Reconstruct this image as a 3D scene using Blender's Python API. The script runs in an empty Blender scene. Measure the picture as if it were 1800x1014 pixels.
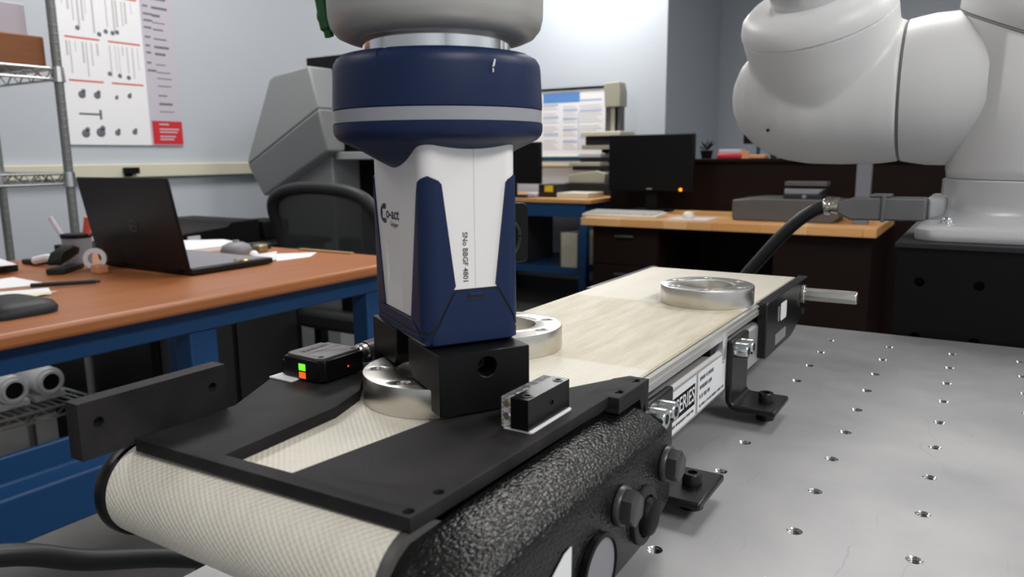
import bpy, bmesh, math, random
from mathutils import Matrix, Vector, Euler
random.seed(7)
PI = math.pi
S = bpy.context.scene
COL = S.collection
R = math.radians

# ------------------------------------------------------------------ camera
cam_d = bpy.data.cameras.new('camera')
cam_d.sensor_width = 36.0
cam_d.lens = 26.505
cam_d.clip_start = 0.01
cam_d.clip_end = 60
cam = bpy.data.objects.new('camera', cam_d)
COL.objects.link(cam)
cam.location = (0.0627031, -0.3494809, 0.1750248)
cam.rotation_euler = (1.39685071, 0.00869440, 0.55702811)
cam_d.dof.use_dof = True
cam_d.dof.focus_distance = 0.43
cam_d.dof.aperture_fstop = 17.0
S.camera = cam

# ------------------------------------------------------------------ world, lamps, exposure
W = bpy.data.worlds.new('world')
S.world = W
W.use_nodes = True
W.node_tree.nodes['Background'].inputs[0].default_value = (0.8, 0.9, 1.0, 1)
W.node_tree.nodes['Background'].inputs[1].default_value = 0.15
S.view_settings.view_transform = 'Standard'
S.view_settings.look = 'None'
S.view_settings.gamma = 1.0
S.view_settings.use_curve_mapping = False
S.view_settings.exposure = 0.22

FLOOR = -0.87
CEIL = 1.85
# fluorescent ceiling panels: (x, y, size_x, size_y, watts)
PANELS = [(-2.35, 4.25, 0.6, 0.5, 30), (-2.2, 1.5, 0.6, 1.2, 26), (-0.3, 1.9, 0.6, 1.2, 28),
          (1.6, 1.6, 0.6, 1.2, 38), (-2.2, -0.9, 0.6, 1.2, 12), (1.5, -0.9, 0.6, 1.2, 44), (0.4, 4.0, 0.6, 1.2, 7)]
for i, (x, y, sx, sy, w) in enumerate(PANELS):
    l = bpy.data.lights.new('panel_light', 'AREA')
    l.shape = 'RECTANGLE'
    l.size, l.size_y = sx, sy
    l.energy = w
    l.color = (1.0, 0.98, 0.955)
    o = bpy.data.objects.new('panel_light', l)
    o.location = (x, y, CEIL - 0.03)
    COL.objects.link(o)

# ------------------------------------------------------------------ materials
def mat(name, col, rough=0.5, metal=0.0, spec=0.5, bump=None, noise=None, emit=0, coat=0, trans=0, alpha=1.0, var=0.0):
    m = bpy.data.materials.new(name)
    m.use_nodes = True
    nt = m.node_tree
    b = nt.nodes['Principled BSDF']
    c = (*col, 1)
    b.inputs['Base Color'].default_value = c
    b.inputs['Roughness'].default_value = rough
    b.inputs['Metallic'].default_value = metal
    b.inputs['Specular IOR Level'].default_value = spec
    b.inputs['Coat Weight'].default_value = coat
    b.inputs['Transmission Weight'].default_value = trans
    b.inputs['Alpha'].default_value = alpha
    if emit:
        b.inputs['Emission Color'].default_value = c
        b.inputs['Emission Strength'].default_value = emit
    tc = nt.nodes.new('ShaderNodeTexCoord')
    if noise:                                  # (scale, strength, second colour[, stretch])
        sc, st, c2 = noise[:3]
        n = nt.nodes.new('ShaderNodeTexNoise')
        n.inputs['Scale'].default_value = sc
        n.inputs['Detail'].default_value = 6
        mp = nt.nodes.new('ShaderNodeMapping')
        mp.inputs['Scale'].default_value = noise[3] if len(noise) > 3 else (1, 1, 1)
        nt.links.new(tc.outputs['Object'], mp.inputs[0])
        nt.links.new(mp.outputs[0], n.inputs['Vector'])
        r = nt.nodes.new('ShaderNodeValToRGB')
        r.color_ramp.elements[0].position = 0.5 - st / 2
        r.color_ramp.elements[1].position = 0.5 + st / 2
        r.color_ramp.elements[0].color = c
        r.color_ramp.elements[1].color = (*c2, 1)
        nt.links.new(n.outputs['Fac'], r.inputs[0])
        nt.links.new(r.outputs[0], b.inputs['Base Color'])
    if bump:                                   # (scale, strength, distance[, stretch])
        n = nt.nodes.new('ShaderNodeTexNoise')
        n.inputs['Scale'].default_value = bump[0]
        n.inputs['Detail'].default_value = 4
        mp = nt.nodes.new('ShaderNodeMapping')
        mp.inputs['Scale'].default_value = bump[3] if len(bump) > 3 else (1, 1, 1)
        nt.links.new(tc.outputs['Object'], mp.inputs[0])
        nt.links.new(mp.outputs[0], n.inputs['Vector'])
        bp = nt.nodes.new('ShaderNodeBump')
        bp.inputs['Strength'].default_value = bump[1]
        bp.inputs['Distance'].default_value = bump[2]
        nt.links.new(n.outputs['Fac'], bp.inputs['Height'])
        nt.links.new(bp.outputs[0], b.inputs['Normal'])
    return m

M = {}
M['wall'] = mat('wall_paint', (0.47, 0.505, 0.55), 0.6, bump=(220, 0.08, 0.002))
M['ceiling'] = mat('ceiling_tile', (0.78, 0.78, 0.77), 0.85, bump=(90, 0.2, 0.002))
M['floor'] = mat('floor_vinyl', (0.15, 0.15, 0.145), 0.4, noise=(6, 0.6, (0.21, 0.205, 0.195)))
M['cream'] = mat('cream_plastic', (0.62, 0.60, 0.47), 0.5)
M['blackp'] = mat('black_print', (0.0085, 0.008, 0.0085), 0.62, spec=0.2, bump=(900, 0.25, 0.0004), noise=(42, 0.32, (0.021, 0.019, 0.0202)))
M['finger'] = mat('finger_print', (0.004, 0.0042, 0.0046), 0.42, spec=0.2, bump=(1200, 0.15, 0.0003))
M['black'] = mat('black_plastic', (0.004, 0.004, 0.0043), 0.5, spec=0.15)
M['blackgloss'] = mat('black_gloss', (0.004, 0.004, 0.0043), 0.28, spec=0.22)
M['blackmetal'] = mat('black_metal', (0.006, 0.006, 0.0065), 0.3, spec=0.38)
M['rubber'] = mat('black_rubber', (0.010, 0.0105, 0.012), 0.42, spec=0.4)
M['navy'] = mat('navy_shell', (0.0062, 0.0165, 0.060), 0.42, spec=0.3, bump=(2500, 0.12, 0.0002))
M['navy_dark'] = mat('navy_gap', (0.003, 0.005, 0.014), 0.7)
M['white'] = mat('white_shell', (0.80, 0.775, 0.76), 0.38)
M['lightring'] = mat('grey_light_ring', (0.30, 0.305, 0.335), 0.38)
M['ink'] = mat('dark_print', (0.045, 0.045, 0.055), 0.6)
M['inkblue'] = mat('navy_print', (0.02, 0.02, 0.06), 0.6)
M['holewall'] = mat('tapped_hole', (0.42, 0.42, 0.42), 0.25, metal=1.0)
M['castal'] = mat('cast_aluminium', (0.47, 0.46, 0.435), 0.42, metal=0.45, bump=(1500, 0.15, 0.0003))
M['chrome'] = mat('polished_steel', (0.85, 0.85, 0.85), 0.07, metal=1.0)
M['zinc'] = mat('zinc_bolt', (0.72, 0.75, 0.76), 0.18, metal=1.0)
M['steel'] = mat('turned_steel', (0.66, 0.64, 0.595), 0.29, metal=1.0, bump=(900, 0.05, 0.0002, (1, 1, 12)))
M['alu'] = mat('aluminium_extrusion', (0.56, 0.555, 0.545), 0.42, metal=0.75)
M['boltgrey'] = mat('dark_bolt', (0.055, 0.057, 0.055), 0.35, metal=0.4)
M['whitepaper'] = mat('white_paper', (0.80, 0.80, 0.82), 0.7)
M['label'] = mat('label_paper', (0.68, 0.69, 0.70), 0.5)
M['tape'] = mat('foam_tape', (0.72, 0.72, 0.71), 0.7)
M['clear'] = mat('clear_prism', (0.92, 0.93, 0.95), 0.04, trans=0.95)
M['prism'] = mat('prism_facets', (0.88, 0.88, 0.87), 0.3)
M['gold'] = mat('gold_facet', (0.75, 0.55, 0.2), 0.2, metal=1.0)
M['green'] = mat('green_plastic', (0.012, 0.11, 0.025), 0.35)
M['ledgreen'] = mat('green_led', (0.16, 1.0, 0.02), 0.4, emit=1.0)
M['ledred'] = mat('red_led', (1.0, 0.09, 0.01), 0.4, emit=1.0)
M['ledorange'] = mat('orange_led', (1.0, 0.28, 0.01), 0.4, emit=1.6)
M['robot'] = mat('robot_white', (0.74, 0.74, 0.735), 0.42)
M['robotgap'] = mat('robot_seam', (0.22, 0.22, 0.21), 0.6)
M['silver'] = mat('silver_paint', (0.66, 0.665, 0.675), 0.3, metal=0.25)
M['greyconn'] = mat('grey_connector', (0.14, 0.142, 0.145), 0.45)
M['nickel'] = mat('nickel', (0.70, 0.68, 0.62), 0.2, metal=1.0)
M['bluepaint'] = mat('blue_paint', (0.007, 0.046, 0.135), 0.45, spec=0.3)
M['benchwood'] = mat('red_oak_top', (0.29, 0.092, 0.026), 0.42, noise=(5, 0.7, (0.38, 0.14, 0.046), (6, 0.6, 6)))
M['maple'] = mat('maple_block', (0.60, 0.33, 0.13), 0.4, noise=(9, 0.8, (0.50, 0.25, 0.085), (0.5, 4, 4)))
M['maple2'] = mat('maple_block_dark', (0.47, 0.22, 0.075), 0.4, noise=(9, 0.8, (0.56, 0.28, 0.10), (0.5, 4, 4)))
M['maple3'] = mat('maple_block_pale', (0.68, 0.42, 0.20), 0.4, noise=(9, 0.8, (0.58, 0.32, 0.13), (0.5, 4, 4)))
M['espresso'] = mat('espresso_wood', (0.007, 0.0035, 0.0028), 0.5, spec=0.12, noise=(12, 0.8, (0.011, 0.005, 0.0036), (0.5, 1, 5)))
M['brownwood'] = mat('brown_board', (0.20, 0.065, 0.014), 0.5, noise=(10, 0.8, (0.27, 0.09, 0.02), (0.6, 0.6, 6)))
M['galv'] = mat('chrome_wire', (0.55, 0.56, 0.56), 0.28, metal=1.0)
M['post'] = mat('shelf_post', (0.21, 0.225, 0.22), 0.35, metal=0.4)
M['machgrey'] = mat('machine_grey', (0.27, 0.285, 0.29), 0.45)
M['machdark'] = mat('machine_dark_grey', (0.20, 0.21, 0.22), 0.45)
M['beige'] = mat('beige_paint', (0.40, 0.385, 0.30), 0.5)
M['beige2'] = mat('beige_light', (0.62, 0.58, 0.47), 0.5)
M['tan'] = mat('tan_panel', (0.36, 0.22, 0.09), 0.5)
M['red'] = mat('red_print', (0.55, 0.02, 0.03), 0.5)
M['redbar'] = mat('red_bar', (0.62, 0.10, 0.07), 0.6)
M['orange'] = mat('peach', (0.65, 0.30, 0.15), 0.6)
M['lilac'] = mat('lilac_paper', (0.50, 0.47, 0.53), 0.7)
M['printgrey'] = mat('grey_print', (0.13, 0.135, 0.16), 0.7)
M['printlight'] = mat('light_grey_print', (0.50, 0.50, 0.50), 0.7)
M['printblue'] = mat('blue_print', (0.10, 0.25, 0.58), 0.6)
M['printpale'] = mat('pale_blue_print', (0.40, 0.46, 0.66), 0.6)
M['yellow'] = mat('yellow_label', (0.75, 0.50, 0.01), 0.5)
M['cream_note'] = mat('cream_note', (0.75, 0.72, 0.50), 0.7)
M['charcoal'] = mat('charcoal', (0.018, 0.019, 0.021), 0.5, spec=0.3)
M['darkgrey'] = mat('dark_grey', (0.075, 0.072, 0.07), 0.45)
M['midgrey'] = mat('mid_grey', (0.20, 0.20, 0.22), 0.5)
M['laptop'] = mat('laptop_lid', (0.008, 0.006, 0.0055), 0.4, spec=0.25)
M['brass'] = mat('brass', (0.45, 0.36, 0.22), 0.35, metal=0.8)
M['meshback'] = mat('chair_mesh', (0.045, 0.05, 0.052), 0.7, alpha=0.72)
M['keys'] = mat('keyboard_grey', (0.50, 0.49, 0.47), 0.6)

def node_mat(name):
    m = bpy.data.materials.new(name)
    m.use_nodes = True
    nt = m.node_tree
    return m, nt, nt.nodes['Principled BSDF']

def nn(nt, kind, **kw):
    n = nt.nodes.new(kind)
    for k, v in kw.items():
        if k.startswith('i_'):
            n.inputs[k[2:].replace('_', ' ')].default_value = v
        else:
            setattr(n, k, v)
    return n

# optical table: brushed, slightly scratched aluminium
def make_table_mat():
    m, nt, b = node_mat('breadboard_aluminium')
    L = nt.links.new
    tc = nn(nt, 'ShaderNodeTexCoord')
    n1 = nn(nt, 'ShaderNodeTexNoise', i_Scale=14.0, i_Detail=5.0)
    n2 = nn(nt, 'ShaderNodeTexNoise', i_Scale=60.0, i_Detail=6.0)
    L(tc.outputs['Object'], n1.inputs['Vector']); L(tc.outputs['Object'], n2.inputs['Vector'])
    r = nn(nt, 'ShaderNodeValToRGB')
    r.color_ramp.elements[0].position = 0.25; r.color_ramp.elements[0].color = (0.275, 0.275, 0.285, 1)
    r.color_ramp.elements[1].position = 0.7; r.color_ramp.elements[1].color = (0.385, 0.385, 0.39, 1)
    L(n1.outputs['Fac'], r.inputs[0])
    # sparse short scratches: thin wave crests kept only inside noise islands
    w = nn(nt, 'ShaderNodeTexWave', i_Scale=16.0, i_Distortion=9.0, i_Detail=2.0)
    w.inputs['Detail Scale'].default_value = 1.2
    L(tc.outputs['Object'], w.inputs['Vector'])
    w1 = nn(nt, 'ShaderNodeMapRange'); w1.inputs['From Min'].default_value = 0.004; w1.inputs['From Max'].default_value = 0.0; 
    L(w.outputs['Fac'], w1.inputs[0])
    n3 = nn(nt, 'ShaderNodeTexNoise', i_Scale=22.0, i_Detail=1.0)
    L(tc.outputs['Object'], n3.inputs['Vector'])
    w3 = nn(nt, 'ShaderNodeMapRange'); w3.inputs['From Min'].default_value = 0.56; w3.inputs['From Max'].default_value = 0.62
    L(n3.outputs['Fac'], w3.inputs[0])
    mm = nn(nt, 'ShaderNodeMath', operation='MULTIPLY'); L(w1.outputs[0], mm.inputs[0]); L(w3.outputs[0], mm.inputs[1])
    w2 = nn(nt, 'ShaderNodeMix', data_type='RGBA')
    w2.inputs[6].default_value = (1, 1, 1, 1); w2.inputs[7].default_value = (0.84, 0.84, 0.84, 1)
    L(mm.outputs[0], w2.inputs[0])
    mx = nn(nt, 'ShaderNodeMix', data_type='RGBA', blend_type='MULTIPLY')
    mx.inputs[0].default_value = 1.0
    L(r.outputs[0], mx.inputs[6]); L(w2.outputs[2], mx.inputs[7])
    L(mx.outputs[2], b.inputs['Base Color'])
    b.inputs['Metallic'].default_value = 0.4
    rr = nn(nt, 'ShaderNodeMapRange')
    rr.inputs['To Min'].default_value = 0.36; rr.inputs['To Max'].default_value = 0.52
    L(n2.outputs['Fac'], rr.inputs[0]); L(rr.outputs[0], b.inputs['Roughness'])
    return m
M['table'] = make_table_mat()

# belt: woven cream fabric, weave follows the UV map; worn brownish streaks along the run
def make_belt_mat():
    m, nt, b = node_mat('cream_belt_fabric')
    L = nt.links.new
    uv = nn(nt, 'ShaderNodeUVMap')
    sep = nn(nt, 'ShaderNodeSeparateXYZ')
    L(uv.outputs[0], sep.inputs[0])
    def sine(sock, k):
        a = nn(nt, 'ShaderNodeMath', operation='MULTIPLY'); a.inputs[1].default_value = k
        L(sock, a.inputs[0])
        s = nn(nt, 'ShaderNodeMath', operation='SINE'); L(a.outputs[0], s.inputs[0])
        return s.outputs[0]
    pr = nn(nt, 'ShaderNodeMath', operation='MULTIPLY')
    L(sine(sep.outputs['X'], 2 * PI / 0.0030), pr.inputs[0]); L(sine(sep.outputs['Y'], 2 * PI / 0.0026), pr.inputs[1])
    bp = nn(nt, 'ShaderNodeBump'); bp.inputs['Strength'].default_value = 0.4; bp.inputs['Distance'].default_value = 0.0003
    L(pr.outputs[0], bp.inputs['Height']); L(bp.outputs[0], b.inputs['Normal'])
    mp = nn(nt, 'ShaderNodeMapping'); mp.inputs['Scale'].default_value = (110, 14, 1)
    L(uv.outputs[0], mp.inputs[0])
    n = nn(nt, 'ShaderNodeTexNoise', i_Scale=1.0, i_Detail=7.0); n.inputs['Roughness'].default_value = 0.65
    L(mp.outputs[0], n.inputs['Vector'])
    # worn band between two lengths of the run (metres along the belt)
    def smooth(lo, hi):
        q = nn(nt, 'ShaderNodeMapRange', interpolation_type='SMOOTHSTEP')
        q.inputs['From Min'].default_value = lo; q.inputs['From Max'].default_value = hi
        L(sep.outputs['Y'], q.inputs[0]); return q.outputs[0]
    a1 = smooth(0.245, 0.250); a2 = smooth(0.418, 0.424)
    band = nn(nt, 'ShaderNodeMath', operation='SUBTRACT'); L(a1, band.inputs[0]); L(a2, band.inputs[1])
    amt = nn(nt, 'ShaderNodeMath', operation='MULTIPLY_ADD'); amt.inputs[1].default_value = 0.36; amt.inputs[2].default_value = 0.16
    L(band.outputs[0], amt.inputs[0])
    r = nn(nt, 'ShaderNodeValToRGB')
    r.color_ramp.elements[0].position = 0.38; r.color_ramp.elements[0].color = (1, 1, 1, 1)
    r.color_ramp.elements[1].position = 0.72; r.color_ramp.elements[1].color = (0.52, 0.43, 0.30, 1)
    L(n.outputs['Fac'], r.inputs[0])
    base = nn(nt, 'ShaderNodeMix', data_type='RGBA'); 
    base.inputs[6].default_value = (0.76, 0.72, 0.62, 1); base.inputs[7].default_value = (0.69, 0.64, 0.505, 1)
    L(band.outputs[0], base.inputs[0])
    mx = nn(nt, 'ShaderNodeMix', data_type='RGBA', blend_type='MULTIPLY')
    L(amt.outputs[0], mx.inputs[0]); L(base.outputs[2], mx.inputs[6]); L(r.outputs[0], mx.inputs[7])
    wv = nn(nt, 'ShaderNodeMapRange'); wv.inputs['From Min'].default_value = -1; wv.inputs['To Min'].default_value = 0.89; wv.inputs['To Max'].default_value = 1.02
    L(pr.outputs[0], wv.inputs[0])
    m2 = nn(nt, 'ShaderNodeMix', data_type='RGBA', blend_type='MULTIPLY'); m2.inputs[0].default_value = 1.0
    L(mx.outputs[2], m2.inputs[6]); L(wv.outputs[0], m2.inputs[7])
    L(m2.outputs[2], b.inputs['Base Color'])
    b.inputs['Roughness'].default_value = 0.42
    return m
M['belt'] = make_belt_mat()

# crinkle-textured black casting
def make_cast_mat():
    m, nt, b = node_mat('crinkle_black_casting')
    L = nt.links.new
    tc = nn(nt, 'ShaderNodeTexCoord')
    mp = nn(nt, 'ShaderNodeMapping'); mp.inputs['Scale'].default_value = (1.0, 0.55, 1.0)
    L(tc.outputs['Object'], mp.inputs[0])
    v = nn(nt, 'ShaderNodeTexVoronoi', feature='SMOOTH_F1', i_Scale=1100.0)
    n = nn(nt, 'ShaderNodeTexNoise', i_Scale=900.0, i_Detail=2.0)
    L(mp.outputs[0], v.inputs['Vector']); L(mp.outputs[0], n.inputs['Vector'])
    ad = nn(nt, 'ShaderNodeMath', operation='SUBTRACT'); L(n.outputs['Fac'], ad.inputs[0]); L(v.outputs['Distance'], ad.inputs[1])
    bp = nn(nt, 'ShaderNodeBump'); bp.inputs['Strength'].default_value = 0.85; bp.inputs['Distance'].default_value = 0.00042
    L(ad.outputs[0], bp.inputs['Height']); L(bp.outputs[0], b.inputs['Normal'])
    b.inputs['Base Color'].default_value = (0.0045, 0.0047, 0.0045, 1)
    b.inputs['Roughness'].default_value = 0.27
    b.inputs['Specular IOR Level'].default_value = 0.3
    return m
M['casting'] = make_cast_mat()

# ------------------------------------------------------------------ mesh helpers
WM = {}
I4 = Matrix.Identity(4)
FM = Matrix.Scale(0.001, 4)                    # millimetres, world axes
DG = bpy.context.evaluated_depsgraph_get

class MB:
    def __init__(self, frame=I4):
        self.v, self.f, self.fr = [], [], frame
    def add(self, vs, fs, T=None):
        k = len(self.v)
        for p in vs:
            p = Vector(p)
            self.v.append(T @ p if T is not None else p)
        self.f += [tuple(i + k for i in f) for f in fs]
        return self
    def box(self, x0, x1, y0, y1, z0, z1, T=None):
        vs = [(x, y, z) for x in (x0, x1) for y in (y0, y1) for z in (z0, z1)]
        fs = [(0, 1, 3, 2), (4, 6, 7, 5), (0, 4, 5, 1), (2, 3, 7, 6), (0, 2, 6, 4), (1, 5, 7, 3)]
        return self.add(vs, fs, T)
    def prism(self, poly, axis, a0, a1, T=None):
        # poly: 2-D points in the two remaining axes, in order (x: y,z / y: x,z / z: x,y)
        n = len(poly)
        def p3(p, a):
            return {'x': (a, p[0], p[1]), 'y': (p[0], a, p[1]), 'z': (p[0], p[1], a)}[axis]
        vs = [p3(p, a0) for p in poly] + [p3(p, a1) for p in poly]
        fs = [tuple(range(n))[::-1], tuple(range(n, 2 * n))] + [(i, (i + 1) % n, (i + 1) % n + n, i + n) for i in range(n)]
        return self.add(vs, fs, T)
    def loft(self, rings, cap=True, closed=True):
        n = len(rings[0])
        vs = [p for r in rings for p in r]
        fs = []
        for k in range(len(rings) - 1):
            for i in range(n if closed else n - 1):
                j = (i + 1) % n
                fs.append((k * n + i, k * n + j, (k + 1) * n + j, (k + 1) * n + i))
        if cap:
            fs.append(tuple(range(n))[::-1])
            fs.append(tuple(range((len(rings) - 1) * n, len(rings) * n)))
        return self.add(vs, fs)
    def rev(self, prof, o=(0, 0, 0), d=(0, 0, 1), n=48, cap=True, a0=0, T=None):
        d = Vector(d).normalized()
        q = d.to_track_quat('Z', 'Y').to_matrix()
        o = Vector(o)
        rings = []
        for r, h in prof:
            rings.append([o + q @ Vector((r * math.cos(a0 + 2 * PI * i / n), r * math.sin(a0 + 2 * PI * i / n), h)) for i in range(n)])
        if T is not None:
            rings = [[T @ p for p in r] for r in rings]
        return self.loft(rings, cap)
    def cyl(self, p0, p1, r, r2=None, n=20, a0=0):
        p0, p1 = Vector(p0), Vector(p1)
        return self.rev([(r, 0), (r if r2 is None else r2, (p1 - p0).length)], p0, p1 - p0, n, a0=a0)
    def tube(self, pts, r, n=12, smooth=6):
        P = [Vector(p) for p in pts]
        if smooth and len(P) > 2:
            Q = []
            for i in range(len(P) - 1):
                a, b, c, d = P[max(i - 1, 0)], P[i], P[i + 1], P[min(i + 2, len(P) - 1)]
                for k in range(smooth):
                    t = k / smooth
                    Q.append(0.5 * ((2 * b) + (-a + c) * t + (2 * a - 5 * b + 4 * c - d) * t * t + (-a + 3 * b - 3 * c + d) * t ** 3))
            Q.append(P[-1]); P = Q
        rings = []
        up = Vector((0, 0, 1))
        for i, p in enumerate(P):
            t = (P[min(i + 1, len(P) - 1)] - P[max(i - 1, 0)]).normalized()
            s = t.cross(up)
            if s.length < 1e-3: s = t.cross(Vector((0, 1, 0)))
            s.normalize(); u = s.cross(t)
            rr = r[min(int(i * len(r) / len(P)), len(r) - 1)] if isinstance(r, (list, tuple)) else r
            rings.append([p + rr * (math.cos(2 * PI * k / n) * s + math.sin(2 * PI * k / n) * u) for k in range(n)])
        return self.loft(rings)
    def mesh(self, name):
        me = bpy.data.meshes.new(name)
        vs = [self.fr @ p for p in self.v]
        me.from_pydata([tuple(p) for p in vs], [], self.f)
        me.update()
        return me
    def extr(self, loops, z0, z1, bev=0.0, T=None):
        """flat outline with holes, filled and extruded from z0 to z1"""
        cu = bpy.data.curves.new('tmp', 'CURVE'); cu.dimensions = '2D'; cu.fill_mode = 'BOTH'
        cu.extrude = (z1 - z0) / 2 - bev; cu.bevel_depth = bev; cu.bevel_resolution = 1
        if bev: cu.offset = -bev
        for lp in loops:
            sp = cu.splines.new('POLY'); sp.points.add(len(lp) - 1)
            for k, p in enumerate(lp): sp.points[k].co = (p[0], p[1], 0, 1)
            sp.use_cyclic_u = True
        self._curve(cu, (Matrix.Translation((0, 0, (z0 + z1) / 2)) if T is None else T @ Matrix.Translation((0, 0, (z0 + z1) / 2))))
        return self
    def text(self, s, size, T, ext=0.0, align='CENTER', sx=1.0, spacing=1.0, bold=0):
        cu = bpy.data.curves.new('tmp', 'FONT'); cu.body = s; cu.size = size; cu.align_x = align; cu.align_y = 'CENTER'
        cu.extrude = ext; cu.resolution_u = 3; cu.offset = bold; cu.space_character = spacing
        self._curve(cu, T @ Matrix.Diagonal((sx, 1, 1, 1)))
        return self
    def _curve(self, cu, T):
        o = bpy.data.objects.new('tmp', cu); COL.objects.link(o)
        me = bpy.data.meshes.new_from_object(o.evaluated_get(DG()))
        self.add([v.co.copy() for v in me.vertices], [tuple(p.vertices) for p in me.polygons], T)
        bpy.data.objects.remove(o); bpy.data.curves.remove(cu); bpy.data.meshes.remove(me)
    def build(self, name, m, parent=None, bevel=0, seg=2, smooth=40, fix=True):
        me = self.mesh(name)
        return place(me, name, m, parent, bevel, seg, smooth, fix)

def place(me, name, m, parent=None, bevel=0, seg=2, smooth=40, fix=True):
    bm = bmesh.new(); bm.from_mesh(me)
    bmesh.ops.remove_doubles(bm, verts=bm.verts, dist=1e-6)
    if fix: bmesh.ops.recalc_face_normals(bm, faces=bm.faces)
    bm.to_mesh(me); bm.free()
    xs = [v.co for v in me.vertices]
    lo = Vector([min(p[i] for p in xs) for i in range(3)]); hi = Vector([max(p[i] for p in xs) for i in range(3)])
    c = Vector(((lo.x + hi.x) / 2, (lo.y + hi.y) / 2, lo.z))
    me.transform(Matrix.Translation(-c))
    if smooth:
        for p in me.polygons: p.use_smooth = True
        me.set_sharp_from_angle(angle=R(smooth))
    if m is not None: me.materials.append(M[m] if isinstance(m, str) else m)
    o = bpy.data.objects.new(name, me); COL.objects.link(o)
    w = Matrix.Translation(c)
    attach(o, w, parent)
    if bevel:
        b = o.modifiers.new('bevel', 'BEVEL'); b.width = bevel; b.segments = seg; b.limit_method = 'ANGLE'; b.angle_limit = R(35); b.harden_normals = False
    return o

def attach(o, w, parent):
    WM[o] = w
    if parent is not None:
        o.parent = parent
        o.matrix_basis = WM[parent].inverted() @ w
    else:
        o.matrix_basis = w

def tag(o, label, cat, group=None):
    o['label'] = label; o['category'] = cat
    if group: o['group'] = group
    return o

def thing(name, label, cat, loc=(0, 0, 0), rz=0.0, group=None):
    o = bpy.data.objects.new(name, None); COL.objects.link(o); o.empty_display_size = 0.02
    attach(o, Matrix.Translation(Vector(loc)) @ Matrix.Rotation(rz, 4, 'Z'), None)
    return tag(o, label, cat, group)

def struct(o):
    o['kind'] = 'structure'; return o

def boolean(o, cutter_mb, op='DIFFERENCE'):
    """cut a real hole and keep the evaluated mesh"""
    me = cutter_mb.mesh('cut')
    bm = bmesh.new(); bm.from_mesh(me); bmesh.ops.recalc_face_normals(bm, faces=bm.faces); bm.to_mesh(me); bm.free()
    c = bpy.data.objects.new('cut', me); COL.objects.link(c)
    md = o.modifiers.new('cut', 'BOOLEAN'); md.object = c; md.operation = op; md.solver = 'EXACT'
    bpy.context.view_layer.update()
    nm = bpy.data.meshes.new_from_object(o.evaluated_get(DG()))
    old = o.data; o.modifiers.clear(); o.data = nm; nm.name = old.name
    for p in nm.polygons: p.use_smooth = True
    nm.set_sharp_from_angle(angle=R(35))
    bpy.data.objects.remove(c)
    return o

def circ(cx, cy, r, n=24, rev=False):
    a = [(cx + r * math.cos(2 * PI * i / n), cy + r * math.sin(2 * PI * i / n)) for i in range(n)]
    return a[::-1] if rev else a

def rrect(x0, x1, y0, y1, r, n=5):
    out = []
    for cx, cy, a in ((x1 - r, y1 - r, 0), (x0 + r, y1 - r, 90), (x0 + r, y0 + r, 180), (x1 - r, y0 + r, 270)):
        for k in range(n + 1):
            t = R(a + 90 * k / n); out.append((cx + r * math.cos(t), cy + r * math.sin(t)))
    return out

def copy_tree(o, loc_delta, label=None, parent=None):
    c = o.copy(); COL.objects.link(c); c.parent = parent
    if parent is None:
        c.location = o.location + Vector(loc_delta)
        if label: c['label'] = label
    for ch in list(o.children): copy_tree(ch, loc_delta, None, c)
    return c

# ================================================================== ROOM
def room():
    XR, YN, YB, YB2, XL, XC = 2.6, -2.4, 4.8, 6.03, -3.2, -1.88
    b = MB(); b.box(XL - .1, XR + .1, YN - .1, YB2 + .1, FLOOR - .1, FLOOR); struct(b.build('floor', 'floor'))
    b = MB(); b.box(XL - .1, XR + .1, YN - .1, YB2 + .1, CEIL, CEIL + .1); struct(b.build('ceiling', 'ceiling'))
    b = MB(); b.box(XL - .1, XL, YN - .1, YB + .1, FLOOR, CEIL); struct(b.build('wall_left', 'wall'))
    b = MB(); b.box(XL, XC - .0, YB, YB + .1, FLOOR, CEIL); struct(b.build('wall_back', 'wall'))
    b = MB(); b.box(XC - .1, XC, YB + .1, YB2, FLOOR, CEIL); struct(b.build('wall_recess', 'wall'))
    b = MB(); b.box(XC - .1, XR + .1, YB2, YB2 + .1, FLOOR, CEIL); struct(b.build('wall_back_recess', 'wall'))
    b = MB(); b.box(XR, XR + .1, YN - .1, YB2, FLOOR, CEIL); struct(b.build('wall_right', 'wall'))
    b = MB(); b.box(XL, XR, YN - .1, YN, FLOOR, CEIL); struct(b.build('wall_front', 'wall'))
    # cream cable raceway
    b = MB(); b.box(XL, XL + .03, -1.0, YB, .095, .155); struct(b.build('trim_1', 'cream', bevel=.004))
    b = MB(); b.box(XL + .03, -1.95, YB - .03, YB, .095, .175); struct(b.build('trim_2', 'cream', bevel=.004))
    b = MB(); b.box(XL, XL + .015, YN, YB, FLOOR, FLOOR + .1); struct(b.build('baseboard_left', 'darkgrey'))
    b = MB(); b.box(XL + .015, XC, YB - .015, YB, FLOOR, FLOOR + .1); struct(b.build('baseboard_back', 'darkgrey'))
    # ceiling panel housings (frames round the lamps)
    for (x, y, sx, sy, w) in PANELS:
        f = MB()
        f.box(x - sx / 2 - .03, x + sx / 2 + .03, y - sy / 2 - .03, y - sy / 2, CEIL - .035, CEIL)
        f.box(x - sx / 2 - .03, x + sx / 2 + .03, y + sy / 2, y + sy / 2 + .03, CEIL - .035, CEIL)
        f.box(x - sx / 2 - .03, x - sx / 2, y - sy / 2, y + sy / 2, CEIL - .035, CEIL)
        f.box(x + sx / 2, x + sx / 2 + .03, y - sy / 2, y + sy / 2, CEIL - .035, CEIL)
        struct(f.build('trim_3', 'ceiling'))
room()

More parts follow.
